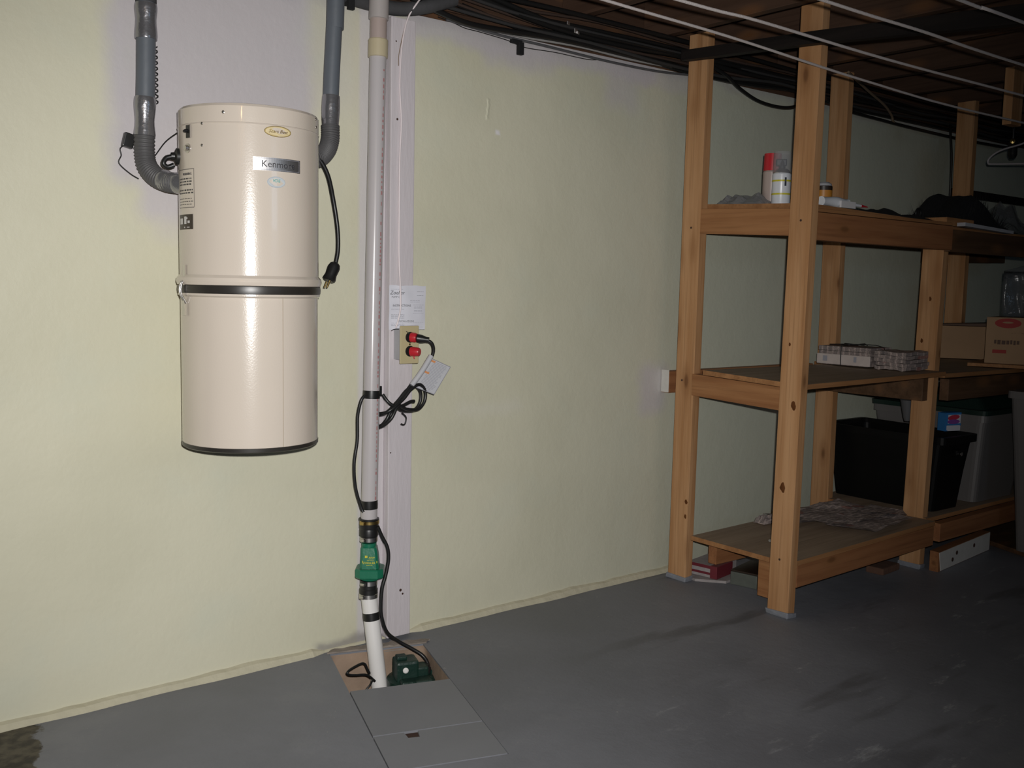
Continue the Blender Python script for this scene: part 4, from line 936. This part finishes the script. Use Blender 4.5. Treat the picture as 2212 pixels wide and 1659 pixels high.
# ------------------------------------------------------------------ things on the top shelf
def ct_(x, y): # top shelf height
    f = (x-2.86)/0.912; g = (-0.04-y)/0.562; return 1.432+(1.415-1.432)*f+(1.414-1.432)*g+0.001
def spray_can(name, loc, lab, r, h, body, cap, capm, nozzle=True, bands=True, caph=0.05):
    t = thing(name, loc, lab, 'can'); c = Vector(loc)
    mb = MB(); mb.lathe([(r*0.96, 0), (r, 0.003), (r, h-0.004), (r*0.93, h)], c, 28); link('can_body', mb, body, t)
    mb = MB(); mb.lathe([(r*0.94, h), (r*0.97, h+0.002), (r*0.8, h+0.010), (r*0.55, h+0.016), (r*0.4, h+0.017)], c, 28); link('can_dome', mb, M['steel'], t)
    if bands:
        for z in (0.036, h-0.030):
            mb = MB(); mb.lathe([(r+0.0004, z), (r+0.0004, z+0.006)], c, 28, cap=False); link('yellow_band', mb, M['canyel'], t)
    if nozzle:
        mb = MB(); mb.lathe([(r*0.35, h+0.012), (r*0.35, h+0.036), (r*0.28, h+0.046), (0, h+0.046)], c, 14)
        mb.box(c.x-0.022, c.x+0.016, c.y-0.009, c.y+0.009, c.z+h+0.026, c.z+h+0.050, 0.004, R(-50), (c.x, c.y, 0)); link('nozzle', mb, M['caninner'], t)
    mb = MB(); mb.lathe([(r*0.98, h+0.001), (r*0.96, h+caph*0.55), (r*0.92, h+caph), (0, h+caph)], c, 28, cap=False); link('cap', mb, capm, t)
    return t
c = (2.955, -0.428, ct_(2.955, -0.428)); sc = spray_can('spray_can', c, 'white spray can with yellow bands, clear cap and dark nozzle', 0.0325, 0.112, M['canwhite'], None, M['clear'], True, True, 0.075)
mb = MB(); a0 = 20
for (aa, z0, hh, ww) in ((-118, 0.066, 0.030, 0.007),):
    pts = []
    for (da, dz) in ((-ww, 0), (ww, 0), (ww, hh), (-ww, hh)):
        a = R(aa)+da/2/0.0329; pts.append(Vector(c)+Vector((0.0330*math.cos(a), 0.0330*math.sin(a), z0+dz)))
    mb.add(pts, [[0, 1, 2, 3]])
link('dark_mark', mb, M['caninner'], sc)
c = (2.985, -0.365, ct_(2.985, -0.365)); spray_can('spray_can', c, 'white spray can with a tall red cap, behind the clear-capped can', 0.033, 0.125, M['pvcold'], None, M['red'], False, False, 0.062)
c = (3.175, -0.452, ct_(3.175, -0.452)); t = thing('glue_tin', c, 'small dark tin with an orange label, standing right of the front post', 'tin'); C0 = Vector(c)
mb = MB(); mb.lathe([(0.030, 0), (0.031, 0.002), (0.031, 0.086), (0.0295, 0.088)], C0, 24); link('tin_body', mb, M['darklabel'], t)
mb = MB(); mb.lathe([(0.0314, 0.040), (0.0314, 0.072)], C0, 20, None, 150, 290); link('orange_label', mb, M['orange_lbl'], t)
mb = MB(); mb.lathe([(0.0314, 0.012), (0.0314, 0.034)], C0, 20, None, 170, 270); link('orange_label', mb, mat('rust_label', (0.22, 0.07, 0.02), 0.4), t)
mb = MB(); mb.lathe([(0.029, 0.088), (0.027, 0.096), (0.018, 0.102), (0, 0.102)], C0, 24); link('pale_lid', mb, M['boxgrey'], t)
mb = MB(); mb.box(3.03, 3.12, -0.575, -0.53, ct_(3.05, -0.55), ct_(3.05, -0.55)+0.017, 0.002, R(-15)); mbx = mb
solo('yellow_box', mb, M['canyel'], 'flat yellow box lying partly behind the front post', 'box')
mb = MB(); mb.box(3.03, 3.09, -0.42, -0.37, ct_(3.05, -0.4), ct_(3.05, -0.4)+0.034, 0.003, R(20)); solo('small_carton', mb, M['greengrey'], 'small dull carton behind the yellow box beside the white can', 'box')
# caulk tube
t = thing('caulk_tube', (3.13, -0.585, ct_(3.1, -0.58)), 'crumpled white tube with a red-tipped nozzle lying at the shelf front', 'tube')
zc = ct_(3.05, -0.58)+0.018
mb = MB(); mb.tube([(2.99, -0.570, zc), (3.05, -0.572, zc+0.002), (3.10, -0.575, zc), (3.135, -0.578, zc)], 0.017, 14, 5, rf=lambda s: 1.0-0.12*math.sin(s*9)); link('tube_body', mb, M['canwhite'], t)
mb = MB(); mb.tube([(3.13, -0.578, zc), (3.16, -0.58, zc-0.001), (3.215, -0.583, zc-0.003)], 0.009, 12, 4, rf=lambda s: 1-0.45*s); link('nozzle', mb, M['canwhite'], t)
mb = MB(); mb.tube([(3.213, -0.583, zc-0.003), (3.255, -0.585, zc-0.005)], 0.0056, 10, 3, rf=lambda s: 1-0.75*s); tag(link('nozzle_tip', mb, M['red'], t), 'red nozzle tip')
mb = MB(); mb.lathe([(0.0176, 0), (0.0176, 0.012)], (3.075, -0.573, zc+0.001), 14, (1, -0.05, 0)); link('red_band', mb, M['red'], t)
mb = MB(); mb.box(3.07, 3.16, -0.598, -0.590, zc-0.018, zc+0.006, 0.002); link('paper_flap', mb, M['sticker'], t)
# crumpled clear packets left of the cans
def crumple(x0, x1, y0, y1, z0, h, nx=16, ny=12, seed=0, fr=9, edge=0.35, zf=None, dome=0):
    q = MB(); vs = []; fs = []
    for j in range(ny+1):
        for i in range(nx+1):
            a, b = i/nx, j/ny; e = min(a, 1-a, b, 1-b)*2; e = min(1, e/edge)
            z = z0+0.002+h*e*(0.6+0.6*noise.noise(Vector((a*fr+seed, b*fr, seed))))
            z += dome*math.exp(-((a-0.58)/0.25)**2)*e+((zf(x0+(x1-x0)*a, y0+(y1-y0)*b)-z0) if zf else 0)
            vs.append((x0+(x1-x0)*a, y0+(y1-y0)*b, z))
    n = len(vs)
    for j in range(ny):
        for i in range(nx): k_ = j*(nx+1)+i; fs.append([k_, k_+1, k_+nx+2, k_+nx+1])
    q.add(vs, fs, False)
    base = [(p[0], p[1], zf(p[0], p[1]) if zf else z0) for p in vs]; per = [i for i in range(nx+1)]+[j*(nx+1)+nx for j in range(1, ny+1)]+[ny*(nx+1)+i for i in range(nx-1, -1, -1)]+[j*(nx+1) for j in range(ny-1, 0, -1)]
    m_ = len(per); q.add([vs[i] for i in per]+[base[i] for i in per], [[(i+1) % m_, i, m_+i, m_+(i+1) % m_] for i in range(m_)]+[list(range(m_, 2*m_))])
    return q
zt = ct_(2.95, -0.3)
mb = crumple(2.89, 3.02, -0.40, -0.18, zt, 0.050, seed=3, fr=4, zf=ct_); solo('plastic_packet', mb, M['greybag'], 'crumpled grey plastic packet on the top shelf left of the cans', 'packet')
mb = MB(); mb.box(3.02, 3.16, -0.36, -0.16, ct_(3.1, -0.2), ct_(3.1, -0.2)+0.022, 0.003, R(8)); solo('hardware_box', mb, M['greybag'], 'flat pale blister box lying behind the cans on the top shelf', 'box')
mb = MB(); mb.lathe([(0.010, 0), (0.011, 0.012), (0.008, 0.024), (0, 0.026)], (2.97, -0.33, ct_(2.97, -0.33)), 12); solo('bottle_cap', mb, M['pvcold'], 'small brown cap between the crumpled packet and the cans', 'cap')
# black cloth
mb = crumple(3.28, 3.755, -0.59, -0.25, 1.400, 0.032, 22, 14, 7, 6, zf=ct_); solo('black_cloth', mb, M['blackmatt'], 'rumpled black cloth lying along the front of the top shelf', 'cloth')
# far top shelf
mb = MB(); mb.box(3.78, 4.02, -0.598, -0.50, 1.3875, 1.420, 0.001, R(3)); solo('wood_strip', mb, M['plyedge'], 'pale wooden strip across the joint of the top shelves', 'board')
mb = MB(); mb.hexa([(3.86, -0.640, 1.388), (4.27, -0.640, 1.376), (4.27, -0.606, 1.376), (3.86, -0.606, 1.388)], [(3.86, -0.640, 1.402), (4.27, -0.640, 1.388), (4.27, -0.606, 1.388), (3.86, -0.606, 1.402)])
solo('metal_strip', mb, M['boxgrey'], 'dull silver metal strip on the front edge of the right-hand top shelf', 'strip')
t = thing('black_brush', (4.15, -0.45, 1.385), 'black bristly brush head heaped on the right-hand top shelf', 'brush')
mb = MB(); rnd = random.Random(2)
mb.add(*(lambda q: (q.v, q.f))(crumple(3.82, 4.44, -0.58, -0.25, 1.3875, 0.04, 30, 12, 5, 5, 0.4, None, 0.125))); link('brush_back', mb, M['blackmatt'], t)
mb = MB()
for i in range(1500):
    a = rnd.random(); x = 3.88+0.55*a; y = rnd.uniform(-0.54, -0.30); hgt = 0.03+0.125*math.exp(-((a-0.55)/0.27)**2)
    tip = Vector((x+rnd.uniform(-0.05, 0.05), y+rnd.uniform(-0.04, 0.04), 1.40+hgt*rnd.uniform(0.6, 1.05))); b = Vector((x, y, 1.40)); s_ = 0.0022
    mb.add([b+Vector((s_, 0, 0)), b+Vector((-s_, s_, 0)), b+Vector((-s_, -s_, 0)), tip], [[0, 1, 3], [1, 2, 3], [2, 0, 3]])
tag(link('bristles', mb, M['blackmatt'], t), None, None, None, 'stuff')
mb = MB(); mb.tube([(3.93+0.02*math.cos(i*0.7), -0.40, 1.452+0.02*math.sin(i*0.7)) for i in range(10)], 0.004, 6, 3); solo('black_ring', mb, M['black'], 'small black ring standing at the foot of the far back post', 'ring')
mb = crumple(4.46, 4.74, -0.56, -0.22, 1.388, 0.17, 18, 14, 9, 7, 0.5); solo('dark_bag', mb, M['clearbag'], 'glossy dark plastic bag behind the bristly brush', 'bag')
mb = crumple(4.30, 4.85, -0.16, -0.04, 1.55, 0.05, 14, 6, 4, 5, 0.5)
mb = MB(); mb.box(4.92, 5.75, -0.035, -0.003, 1.615, 1.655, 0.003); solo('wall_batten', mb, M['board_dk'], 'dark batten fixed across the wall behind the far shelves', 'batten')
# hanger and dark garment
t = thing('coat_hanger', (4.45, -0.62, 1.72), 'thin white coat hanger hanging edge-on from the joists at the right edge', 'hanger')
h = [(4.45, -0.655, 1.800), (4.45, -0.56, 1.772), (4.45, -0.49, 1.758), (4.45, -0.45, 1.742), (4.45, -0.425, 1.720), (4.45, -0.424, 1.702), (4.45, -0.445, 1.697), (4.45, -0.55, 1.690), (4.45, -0.655, 1.684), (4.45, -0.76, 1.690), (4.45, -0.865, 1.697), (4.45, -0.886, 1.702), (4.45, -0.885, 1.720), (4.45, -0.86, 1.742), (4.45, -0.82, 1.758), (4.45, -0.75, 1.772), (4.45, -0.655, 1.800)]
mb = MB(); mb.tube(h, 0.0042, 8, 5); link('hanger_frame', mb, M['hanger'], t)
mb = MB(); mb.tube([(4.45, -0.655, 1.800), (4.45, -0.655, 1.83), (4.45, -0.640, 1.855), (4.45, -0.655, 1.88), (4.45, -0.672, 1.865)], 0.003, 6, 5); link('hook', mb, M['steel'], t)
def drape(x0, y0, x1, y1, z0, z1, amp, seed, nx=20, nz=14, th=0.01):
    q = MB(); vs = []; fs = []; d = Vector((x1-x0, y1-y0, 0)); nn_ = Vector((-d.y, d.x, 0)).normalized()
    for s_ in (1, -1):
        for j in range(nz+1):
            for i in range(nx+1):
                a, b = i/nx, j/nz
                o = amp*math.sin(a*17+seed+b*1.5)*(0.4+0.6*(1-b))+amp*0.6*noise.noise(Vector((a*4, b*3, seed)))
                p = Vector((x0, y0, 0))+d*a+nn_*(o+s_*th); p.z = z0+(z1-z0)*b-(0.05*abs(a-0.5)*2 if b > 0.8 else 0); vs.append(p)
    n = (nx+1)*(nz+1)
    for j in range(nz):
        for i in range(nx):
            k_ = j*(nx+1)+i; fs.append([k_, k_+1, k_+nx+2, k_+nx+1]); fs.append([n+k_, n+k_+nx+1, n+k_+nx+2, n+k_+1])
    for j in range(nz):
        for i in (0, nx): k_ = j*(nx+1)+i; fs.append([k_, k_+nx+1, n+k_+nx+1, n+k_])
    for i in range(nx):
        for j in (0, nz): k_ = j*(nx+1)+i; fs.append([k_, k_+1, n+k_+1, n+k_])
    q.add(vs, fs, True); return q
t = thing('hanging_garment', (4.41, -0.85, 1.30), 'black garment hanging from the clothesline at the right edge', 'garment')
link('cloth', drape(4.36, -0.685, 4.42, -1.08, 1.28, 1.82, 0.012, 2), M['blackmatt'], t)
mb = MB(); mb.lathe([(0.0, 0), (0.010, 0.002), (0.011, 0.008), (0, 0.010)], (4.705, -0.405, 1.826), 12, (-0.9, -0.4, 0.1)); 
t5 = thing('swivel_lamp', (4.72, -0.40, 1.74), 'small dark fitting with a bright metal end above the coat hanger', 'fitting')
link('bright_end', mb, M['brass'], t5)
mb = MB(); mb.lathe([(0.012, -0.09), (0.020, -0.075), (0.020, -0.02), (0.012, 0.0)], (4.72, -0.40, 1.84), 14, (0.05, 0.05, 1)); mb.tube([(4.72, -0.40, 1.838), (4.72, -0.40, 1.90), (4.74, -0.40, 2.045)], 0.006, 8, 3); link('dark_body', mb, M['black'], t5)

# ------------------------------------------------------------------ mid shelf: newspapers, boxes, bag
def paper_stack(name, x0, x1, y0, y1, z0, layers, lh, lab, seed, sag=0.0):
    t = thing(name, ((x0+x1)/2, (y0+y1)/2, z0), lab, 'newspapers'); rd = random.Random(seed); z = z0
    for i in range(layers):
        q = MB(); j = lambda: rd.uniform(-0.006, 0.006)
        nx, ny = 5, 8; vs = []
        ox, oy = j(), j()
        for s_ in (0, 1):
            for b in range(ny+1):
                for a in range(nx+1):
                    vs.append((x0+ox+(x1-x0)*a/nx, y0+oy+(y1-y0)*b/ny, z+s_*lh*0.93+sag*noise.noise(Vector((a*0.5, b*0.5, i*0.4+seed)))))
        n = (nx+1)*(ny+1); fs = []
        for b in range(ny):
            for a in range(nx):
                k_ = b*(nx+1)+a; fs.append([n+k_, n+k_+1, n+k_+nx+2, n+k_+nx+1]); fs.append([k_, k_+nx+1, k_+nx+2, k_+1])
        for b in range(ny):
            for a in (0, nx): k_ = b*(nx+1)+a; fs.append([k_, k_+nx+1, n+k_+nx+1, n+k_])
        for a in range(nx):
            for b in (0, ny): k_ = b*(nx+1)+a; fs.append([k_, k_+1, n+k_+1, n+k_])
        q.add(vs, fs); link('newspaper', q, NEWS[i % 4], t); z += lh
    return t, z
t, z = paper_stack('newspaper_bundle', 3.585, 3.745, -0.425, -0.190, 0.8215, 4, 0.019, 'tied bundle of folded newspapers on the middle shelf', 1)
mb = MB(); mb.box(3.578, 3.584, -0.430, -0.185, 0.823, 0.864, 0.002)
link('front_fold', mb, mat('pale_newsprint', (0.52, 0.45, 0.42), 0.8, var=0.15, vscale=30), t)
for y_, w_, z_ in ((-0.235, 0.020, 0.834), (-0.370, 0.012, 0.836)):
    mb = MB(); mb.box(3.5765, 3.578, y_, y_+w_, z_, z_+0.022); link('print_mark', mb, M['greyink'], t)
mb = MB(); mb.tube([(3.576, -0.30, 0.822), (3.576, -0.30, 0.90), (3.60, -0.303, 0.901), (3.67, -0.31, 0.903), (3.748, -0.31, 0.899), (3.748, -0.31, 0.823)], 0.002, 6, 3)
mb.tube([(3.67, -0.433, 0.823), (3.67, -0.433, 0.899), (3.665, -0.30, 0.904), (3.66, -0.19, 0.899)], 0.002, 6, 3); mb.tube([(3.66, -0.31, 0.904), (3.63, -0.28, 0.908), (3.61, -0.31, 0.904), (3.65, -0.33, 0.903)], 0.002, 6, 4); link('string', mb, M['black'], t)
t, z = paper_stack('newspaper_pile', 3.60, 3.765, -0.575, -0.440, 0.8175, 5, 0.0145, 'loose crumpled newspaper pile beside the tied bundle', 6, 0.006)

def carton(loc, sx, sy_, sz, rot, mk=None):
    q = MB(); x, y, z = loc; q.box(x, x+sx, y, y+sy_, z, z+sz, 0.002, rot, (x, y, 0)); return q
CT = Matrix.Translation((4.305, -0.535, 0)) @ Matrix.Rotation(R(-75), 4, 'Z')
t = thing('plank_tray', (4.40, -0.6, 0.806), 'flat wooden board jutting from the middle shelf beneath the marked carton', 'board')
mb = MB(); mb.box(-0.06, 0.42, -0.035, 0.30, 0.809, 0.823, 0.001).xf(CT); link('board', mb, M['plyedge'], t)
t = thing('carton', (4.45, -0.62, 0.824), 'cardboard carton with a red oval mark, at the right edge on the middle shelf', 'box')
T = CT @ Matrix.Translation((0, 0, 0.824))
mb = MB(); mb.box(0, 0.38, 0, 0.28, 0, 0.200, 0.002).xf(T); cb = link('box_body', mb, M['card'], t)
mb = disc(0.052, 0.021, 0.0012, 28).xf(T @ face_T((0.085, 0.0, 0.175), (1, 0, 0), (0, 0, 1))); link('red_oval', mb, M['cardred'], cb)
mb = disc(0.022, 0.004, 0.0014, 24).xf(T @ face_T((0.085, 0.0, 0.178), (1, 0, 0), (0, 0, 1))); link('oval_center', mb, M['card'], cb)
mb = MB(); rnd = random.Random(8)
for (x0, x1, z, h_) in ((0.035, 0.135, 0.083, 0.020), (0.10, 0.30, 0.132, 0.004)):
    x = x0
    while x < x1:
        ln = rnd.uniform(0.007, 0.015); mb.box(x, x+ln, -0.0012, -0.0002, z+rnd.uniform(0, 0.003), z+h_-rnd.uniform(0, 0.004)); x += ln+0.004
tag(link('dark_print', mb.xf(T), M['cardink'], cb), None, None, None, 'stuff')
mb = MB(); mb.box(0.03, 0.085, -0.0012, -0.0002, 0.045, 0.060); link('red_print', mb.xf(T), M['cardred'], cb)
t = thing('carton', (4.50, -0.28, 0.8135), 'plain brown carton with slightly open flaps between the far post and the marked carton', 'box')
T = Matrix.Translation((4.55, -0.13, 0.8135)) @ Matrix.Rotation(R(-63), 4, 'Z')
mb = MB(); mb.box(0, 0.31, 0, 0.15, 0, 0.155, 0.002).xf(T); link('box_body', mb, M['card'], t)
mb = MB(); mb.hexa([(0.0, 0.05, 0.156), (0.31, 0.05, 0.156), (0.31, 0.15, 0.156), (0.0, 0.15, 0.156)], [(0.0, 0.05, 0.159), (0.31, 0.05, 0.172), (0.31, 0.15, 0.176), (0.0, 0.15, 0.159)]).xf(T); link('flap', mb, M['cardink'], t)
t = thing('plastic_bag', (4.50, -0.65, 1.025), 'clear plastic bag of dark odds and ends standing on the marked carton', 'bag')
link('bag_film', drape(4.43, -0.55, 4.50, -0.88, 1.027, 1.275, 0.02, 4, 22, 14, 0.05), M['clearbag'], t)
mb = MB(); mb.box(4.44, 4.50, -0.70, -0.62, 1.03, 1.13, 0.01, R(15)).box(4.44, 4.50, -0.84, -0.72, 1.03, 1.09, 0.01); link('contents', mb, M['blackmatt'], t)
mb = MB(); mb.box(4.44, 4.50, -0.84, -0.66, 1.125, 1.175, 0.012, R(-4)); link('contents', mb, M['totgry'], t)
mb = MB(); mb.box(4.44, 4.50, -0.84, -0.64, 1.19, 1.215, 0.008, R(5)); link('contents', mb, M['blackmatt'], t)

# ------------------------------------------------------------------ bottom shelf: sheets, totes
def sheet(poly, lab, k_, z, lift=0.006, seed=0):
    a, b, c, d = [Vector((p[0], p[1], 0)) for p in poly]; q = MB(); nx, ny = 12, 10; vs = []; fs = []
    for j in range(ny+1):
        for i in range(nx+1):
            s_, t_ = i/nx, j/ny; p = a.lerp(b, s_).lerp(d.lerp(c, s_), t_)
            e = min(s_, 1-s_, t_, 1-t_); p.z = z+0.002+lift*(0.9+noise.noise(Vector((p.x*7+seed, p.y*7, seed))))+(lift*1.2*(noise.noise(Vector((p.x*11, p.y*11, seed+3)))+0.4) if e < 0.12 else 0)+0.35*lift*abs(noise.noise(Vector((p.x*26, p.y*26, seed))))
            vs.append(p)
    for j in range(ny):
        for i in range(nx): k0 = j*(nx+1)+i; fs.append([k0, k0+1, k0+nx+2, k0+nx+1])
    q.add(vs, fs, False); return solo('newspaper_sheet', q, NEWS[k_ % 4], lab, 'newspaper')
Zb = 0.206
sheet([(3.22, -0.216), (3.765, -0.20), (3.77, -0.42), (3.24, -0.36)], 'opened newspaper sheet at the back of the bottom shelf', 0, Zb, 0.010, 1)
sheet([(3.24, -0.28), (3.60, -0.22), (3.77, -0.50), (3.33, -0.50)], 'opened newspaper sheet with lifted edge across the middle of the bottom shelf', 1, Zb+0.008, 0.008, 2)
sheet([(3.31, -0.44), (3.66, -0.38), (3.72, -0.575), (3.36, -0.625)], 'newspaper sheet with coloured print at the front edge of the bottom shelf', 2, Zb+0.004, 0.007, 3)
sheet([(3.58, -0.40), (3.768, -0.36), (3.766, -0.50), (3.70, -0.56)], 'small torn newspaper piece against the middle post', 3, Zb+0.016, 0.005, 4)
mb = crumple(3.16, 3.25, -0.27, -0.216, Zb, 0.035, 10, 8, 6, 6); solo('newspaper_wad', mb, NEWS[0], 'crumpled newspaper wad by the wall end of the bottom shelf', 'newspaper')

def tote(name, lab, b, t_, z0, z1, mk, rimh=0.03, open_top=True, rim=0.018):
    th = thing(name, ((b[0][0]+b[2][0])/2, (b[0][1]+b[2][1])/2, z0), lab, 'tote')
    def ring(q4, z, rd=0.03, off=0.0):
        out = []; cx = sum(p[0] for p in q4)/4; cy = sum(p[1] for p in q4)/4
        P4 = [Vector((p[0], p[1], 0)) for p in q4]; c0 = Vector((cx, cy, 0))
        P4 = [p+(p-c0).normalized()*off*1.3 for p in P4]
        for i in range(4):
            p = P4[i]; pr = (P4[i-1]-p).normalized(); nx_ = (P4[(i+1) % 4]-p).normalized()
            for k_ in range(5):
                s_ = k_/4; aa = p+pr*rd; bb = p+nx_*rd
                m1 = aa.lerp(p, s_); m2 = p.lerp(bb, s_); v_ = m1.lerp(m2, s_); v_.z = z; out.append(v_)
        return out
    def lerp4(f): return [(b[i][0]+(t_[i][0]-b[i][0])*f, b[i][1]+(t_[i][1]-b[i][1])*f) for i in range(4)]
    hz = z1-z0; rs = [ring(lerp4(0), z0), ring(lerp4(0.5), z0+hz*0.5), ring(lerp4(1), z1-rimh), ring(lerp4(1), z1-rimh, off=rim), ring(lerp4(1), z1, off=rim), ring(lerp4(1), z1, off=0.0)]
    if open_top: rs += [ring(lerp4(0.96), z1-0.02, off=-0.006), ring(lerp4(0.1), z0+0.01, off=-0.008)]
    vs = sum(rs, []); n = len(rs[0]); fs = [[j*n+i, j*n+(i+1) % n, (j+1)*n+(i+1) % n, (j+1)*n+i] for j in range(len(rs)-1) for i in range(n)]
    fs.append(list(range(n))[::-1]); fs.append(list(range((len(rs)-1)*n, len(rs)*n)))
    q = MB(); q.add(vs, fs, False); link('tote_body', q, mk, th); return th, ring, lerp4
th, rg, l4 = tote('storage_tote', 'black plastic storage tote behind the middle post on the bottom shelf',
    [(3.90, -0.555), (4.11, -0.560), (4.13, -0.09), (3.90, -0.09)], [(3.872, -0.590), (4.125, -0.598), (4.185, -0.05), (3.875, -0.05)], 0.216, 0.535, M['totblk'])
mb = MB(); mb.box(3.96, 4.04, -0.617, -0.602, 0.455, 0.478, 0.004); link('handle', mb, M['totblk'], th)
mb = MB(); mb.lathe([(0.008, 0), (0.008, 0.004), (0, 0.004)], (3.985, -0.620, 0.462), 10, (0, -1, 0)); link('latch', mb, M['steel'], th)
th, rg, l4 = tote('storage_tote', 'grey plastic storage tote with a dark green lid, right of the black tote',
    [(4.235, -0.565), (4.58, -0.575), (4.60, -0.12), (4.25, -0.12)], [(4.225, -0.590), (4.66, -0.600), (4.66, -0.06), (4.24, -0.06)], 0.216, 0.60, M['totgry'], 0.03, False, 0.008)
q = MB(); rs = [rg(l4(1), 0.601, off=0.014), rg(l4(1), 0.622, off=0.016), rg(l4(1), 0.624, off=-0.012), rg(l4(1), 0.668, off=-0.05), rg(l4(1), 0.672, off=-0.07)]
vs = sum(rs, []); n = len(rs[0]); q.add(vs, [[j*n+i, j*n+(i+1) % n, (j+1)*n+(i+1) % n, (j+1)*n+i] for j in range(4) for i in range(n)]+[list(range(4*n, 5*n)), list(range(n))[::-1]]); link('lid', q, M['totgrn'], th)
th, rg, l4 = tote('storage_bin', 'tall pale grey bin standing at the right edge in front of the shelves',
    [(4.30, -1.02), (4.66, -1.02), (4.64, -0.72), (4.30, -0.72)], [(4.225, -1.08), (4.70, -1.08), (4.68, -0.68), (4.228, -0.690)], 0.030, 0.72, M['totgry'], 0.03, False, 0.012)
# small product box beside the black tote
t = thing('detergent_box', (4.10, -0.50, 0.53), 'small blue, white and red product box perched on the black tote rim', 'box')
T = Matrix.Translation((4.070, -0.50, 0.5355)) @ Matrix.Rotation(R(-18), 4, 'Z')
mb = MB(); mb.box(0, 0.085, 0, 0.04, 0, 0.078, 0.001).xf(T); link('box_body', mb, M['whitep'], t)
for a_ in ((-0.001, 0.014, 0, 0.078), (0.014, 0.086, 0.070, 0.079), (0.014, 0.086, 0.022, 0.032)):
    mb = MB(); mb.box(a_[0], a_[1], -0.0009, 0.041, a_[2], a_[3]).xf(T); link('blue_stripe', mb, M['blue'], t)
mb = MB(); mb.box(0.008, 0.080, -0.001, 0.0, 0.004, 0.024).xf(T); link('white_panel', mb, M['whitep'], t)
mb = disc(0.032, 0.011, 0.0012).xf(T @ face_T((0.045, 0, 0.058), (1, 0, 0.12), (-0.12, 0, 1))); link('red_shape', mb, M['redp'], t)
mb = disc(0.034, 0.010, 0.0014).xf(T @ face_T((0.045, 0, 0.040), (1, 0, 0), (0, 0, 1))); link('violet_shape', mb, mat('violet_print', (0.20, 0.06, 0.28), 0.5), t)
# grey funnel thing below the middle shelf
mb = MB(); mb.lathe([(0.012, -0.09), (0.018, -0.07), (0.030, 0.0), (0.036, 0.004), (0.036, 0.014), (0.0, 0.014)], (3.90, -0.42, 0.672), 16, (-0.05, 0, 1)); solo('grey_bracket', mb, M['cabgrey'], 'dark grey tapered fitting under the middle shelf above the black tote', 'fitting')
# floor clutter right
mb = MB(); mb.hexa([(4.33, -0.76, 0.002), (4.9, -1.15, 0.002), (4.9, -0.42, 0.002), (4.46, -0.44, 0.002)], [(4.33, -0.76, 0.022), (4.9, -1.15, 0.022), (4.9, -0.42, 0.022), (4.46, -0.44, 0.022)]); solo('floor_board', mb, M['dkrail'], 'thin brown board on the floor under the tall grey bin', 'board')
mb = MB(); mb.box(4.55, 4.86, -0.70, -0.66, 0.024, 0.06, 0.003, R(-20)); mb.box(4.70, 4.74, -0.66, -0.62, 0.024, 0.17, 0.003, R(20)); solo('scrap_bracket', mb, M['bulb'], 'pale scrap piece leaning beside the tall grey bin', 'scrap')

# ------------------------------------------------------------------ under the bottom shelf
t = thing('book_box', (2.98, -0.20, 0.0), 'dark red and white printed box pushed under the bottom shelf behind the first post', 'box')
T = Matrix.Translation((2.918, -0.098, 0.0125)) @ Matrix.Rotation(R(-80), 4, 'Z')
mb = MB(); mb.box(0, 0.125, 0, 0.16, 0, 0.048, 0.003).xf(T); link('box_body', mb, M['books'], t)
mb = MB(); mb.box(-0.001, 0.127, -0.0015, 0.0, 0.036, 0.048).box(-0.001, 0.127, -0.0015, 0.0, 0.012, 0.021).box(0.10, 0.130, -0.002, 0.12, 0.000, 0.0485, 0.001).xf(T); link('red_binding', mb, M['dkred'], t)
mb = MB(); pp = [(2.885, -0.165), (2.960, -0.255), (3.08, -0.245), (3.06, -0.08), (2.90, -0.08)]
mb.add([(x, y, 0.001) for x, y in pp]+[(x, y, 0.011) for x, y in pp], [[4, 3, 2, 1, 0], [5, 6, 7, 8, 9]]+[[i, (i+1) % 5, 5+(i+1) % 5, 5+i] for i in range(5)]); solo('paper_pad', mb, M['books'], 'flat pale paper pad on the floor beneath the red box', 'paper')
t = thing('metal_case', (3.06, -0.33, 0.0), 'dull grey-green case with a dark lid under the bottom shelf', 'case')
T = Matrix.Translation((2.970, -0.266, 0.001)) @ Matrix.Rotation(R(-77), 4, 'Z')
mb = MB(); mb.box(0, 0.108, 0, 0.18, 0, 0.050, 0.003).xf(T); link('case_body', mb, M['greengrey'], t)
mb = MB(); mb.box(-0.002, 0.110, 0.006, 0.182, 0.050, 0.056, 0.002).xf(T); link('lid', mb, M['darklabel'], t)
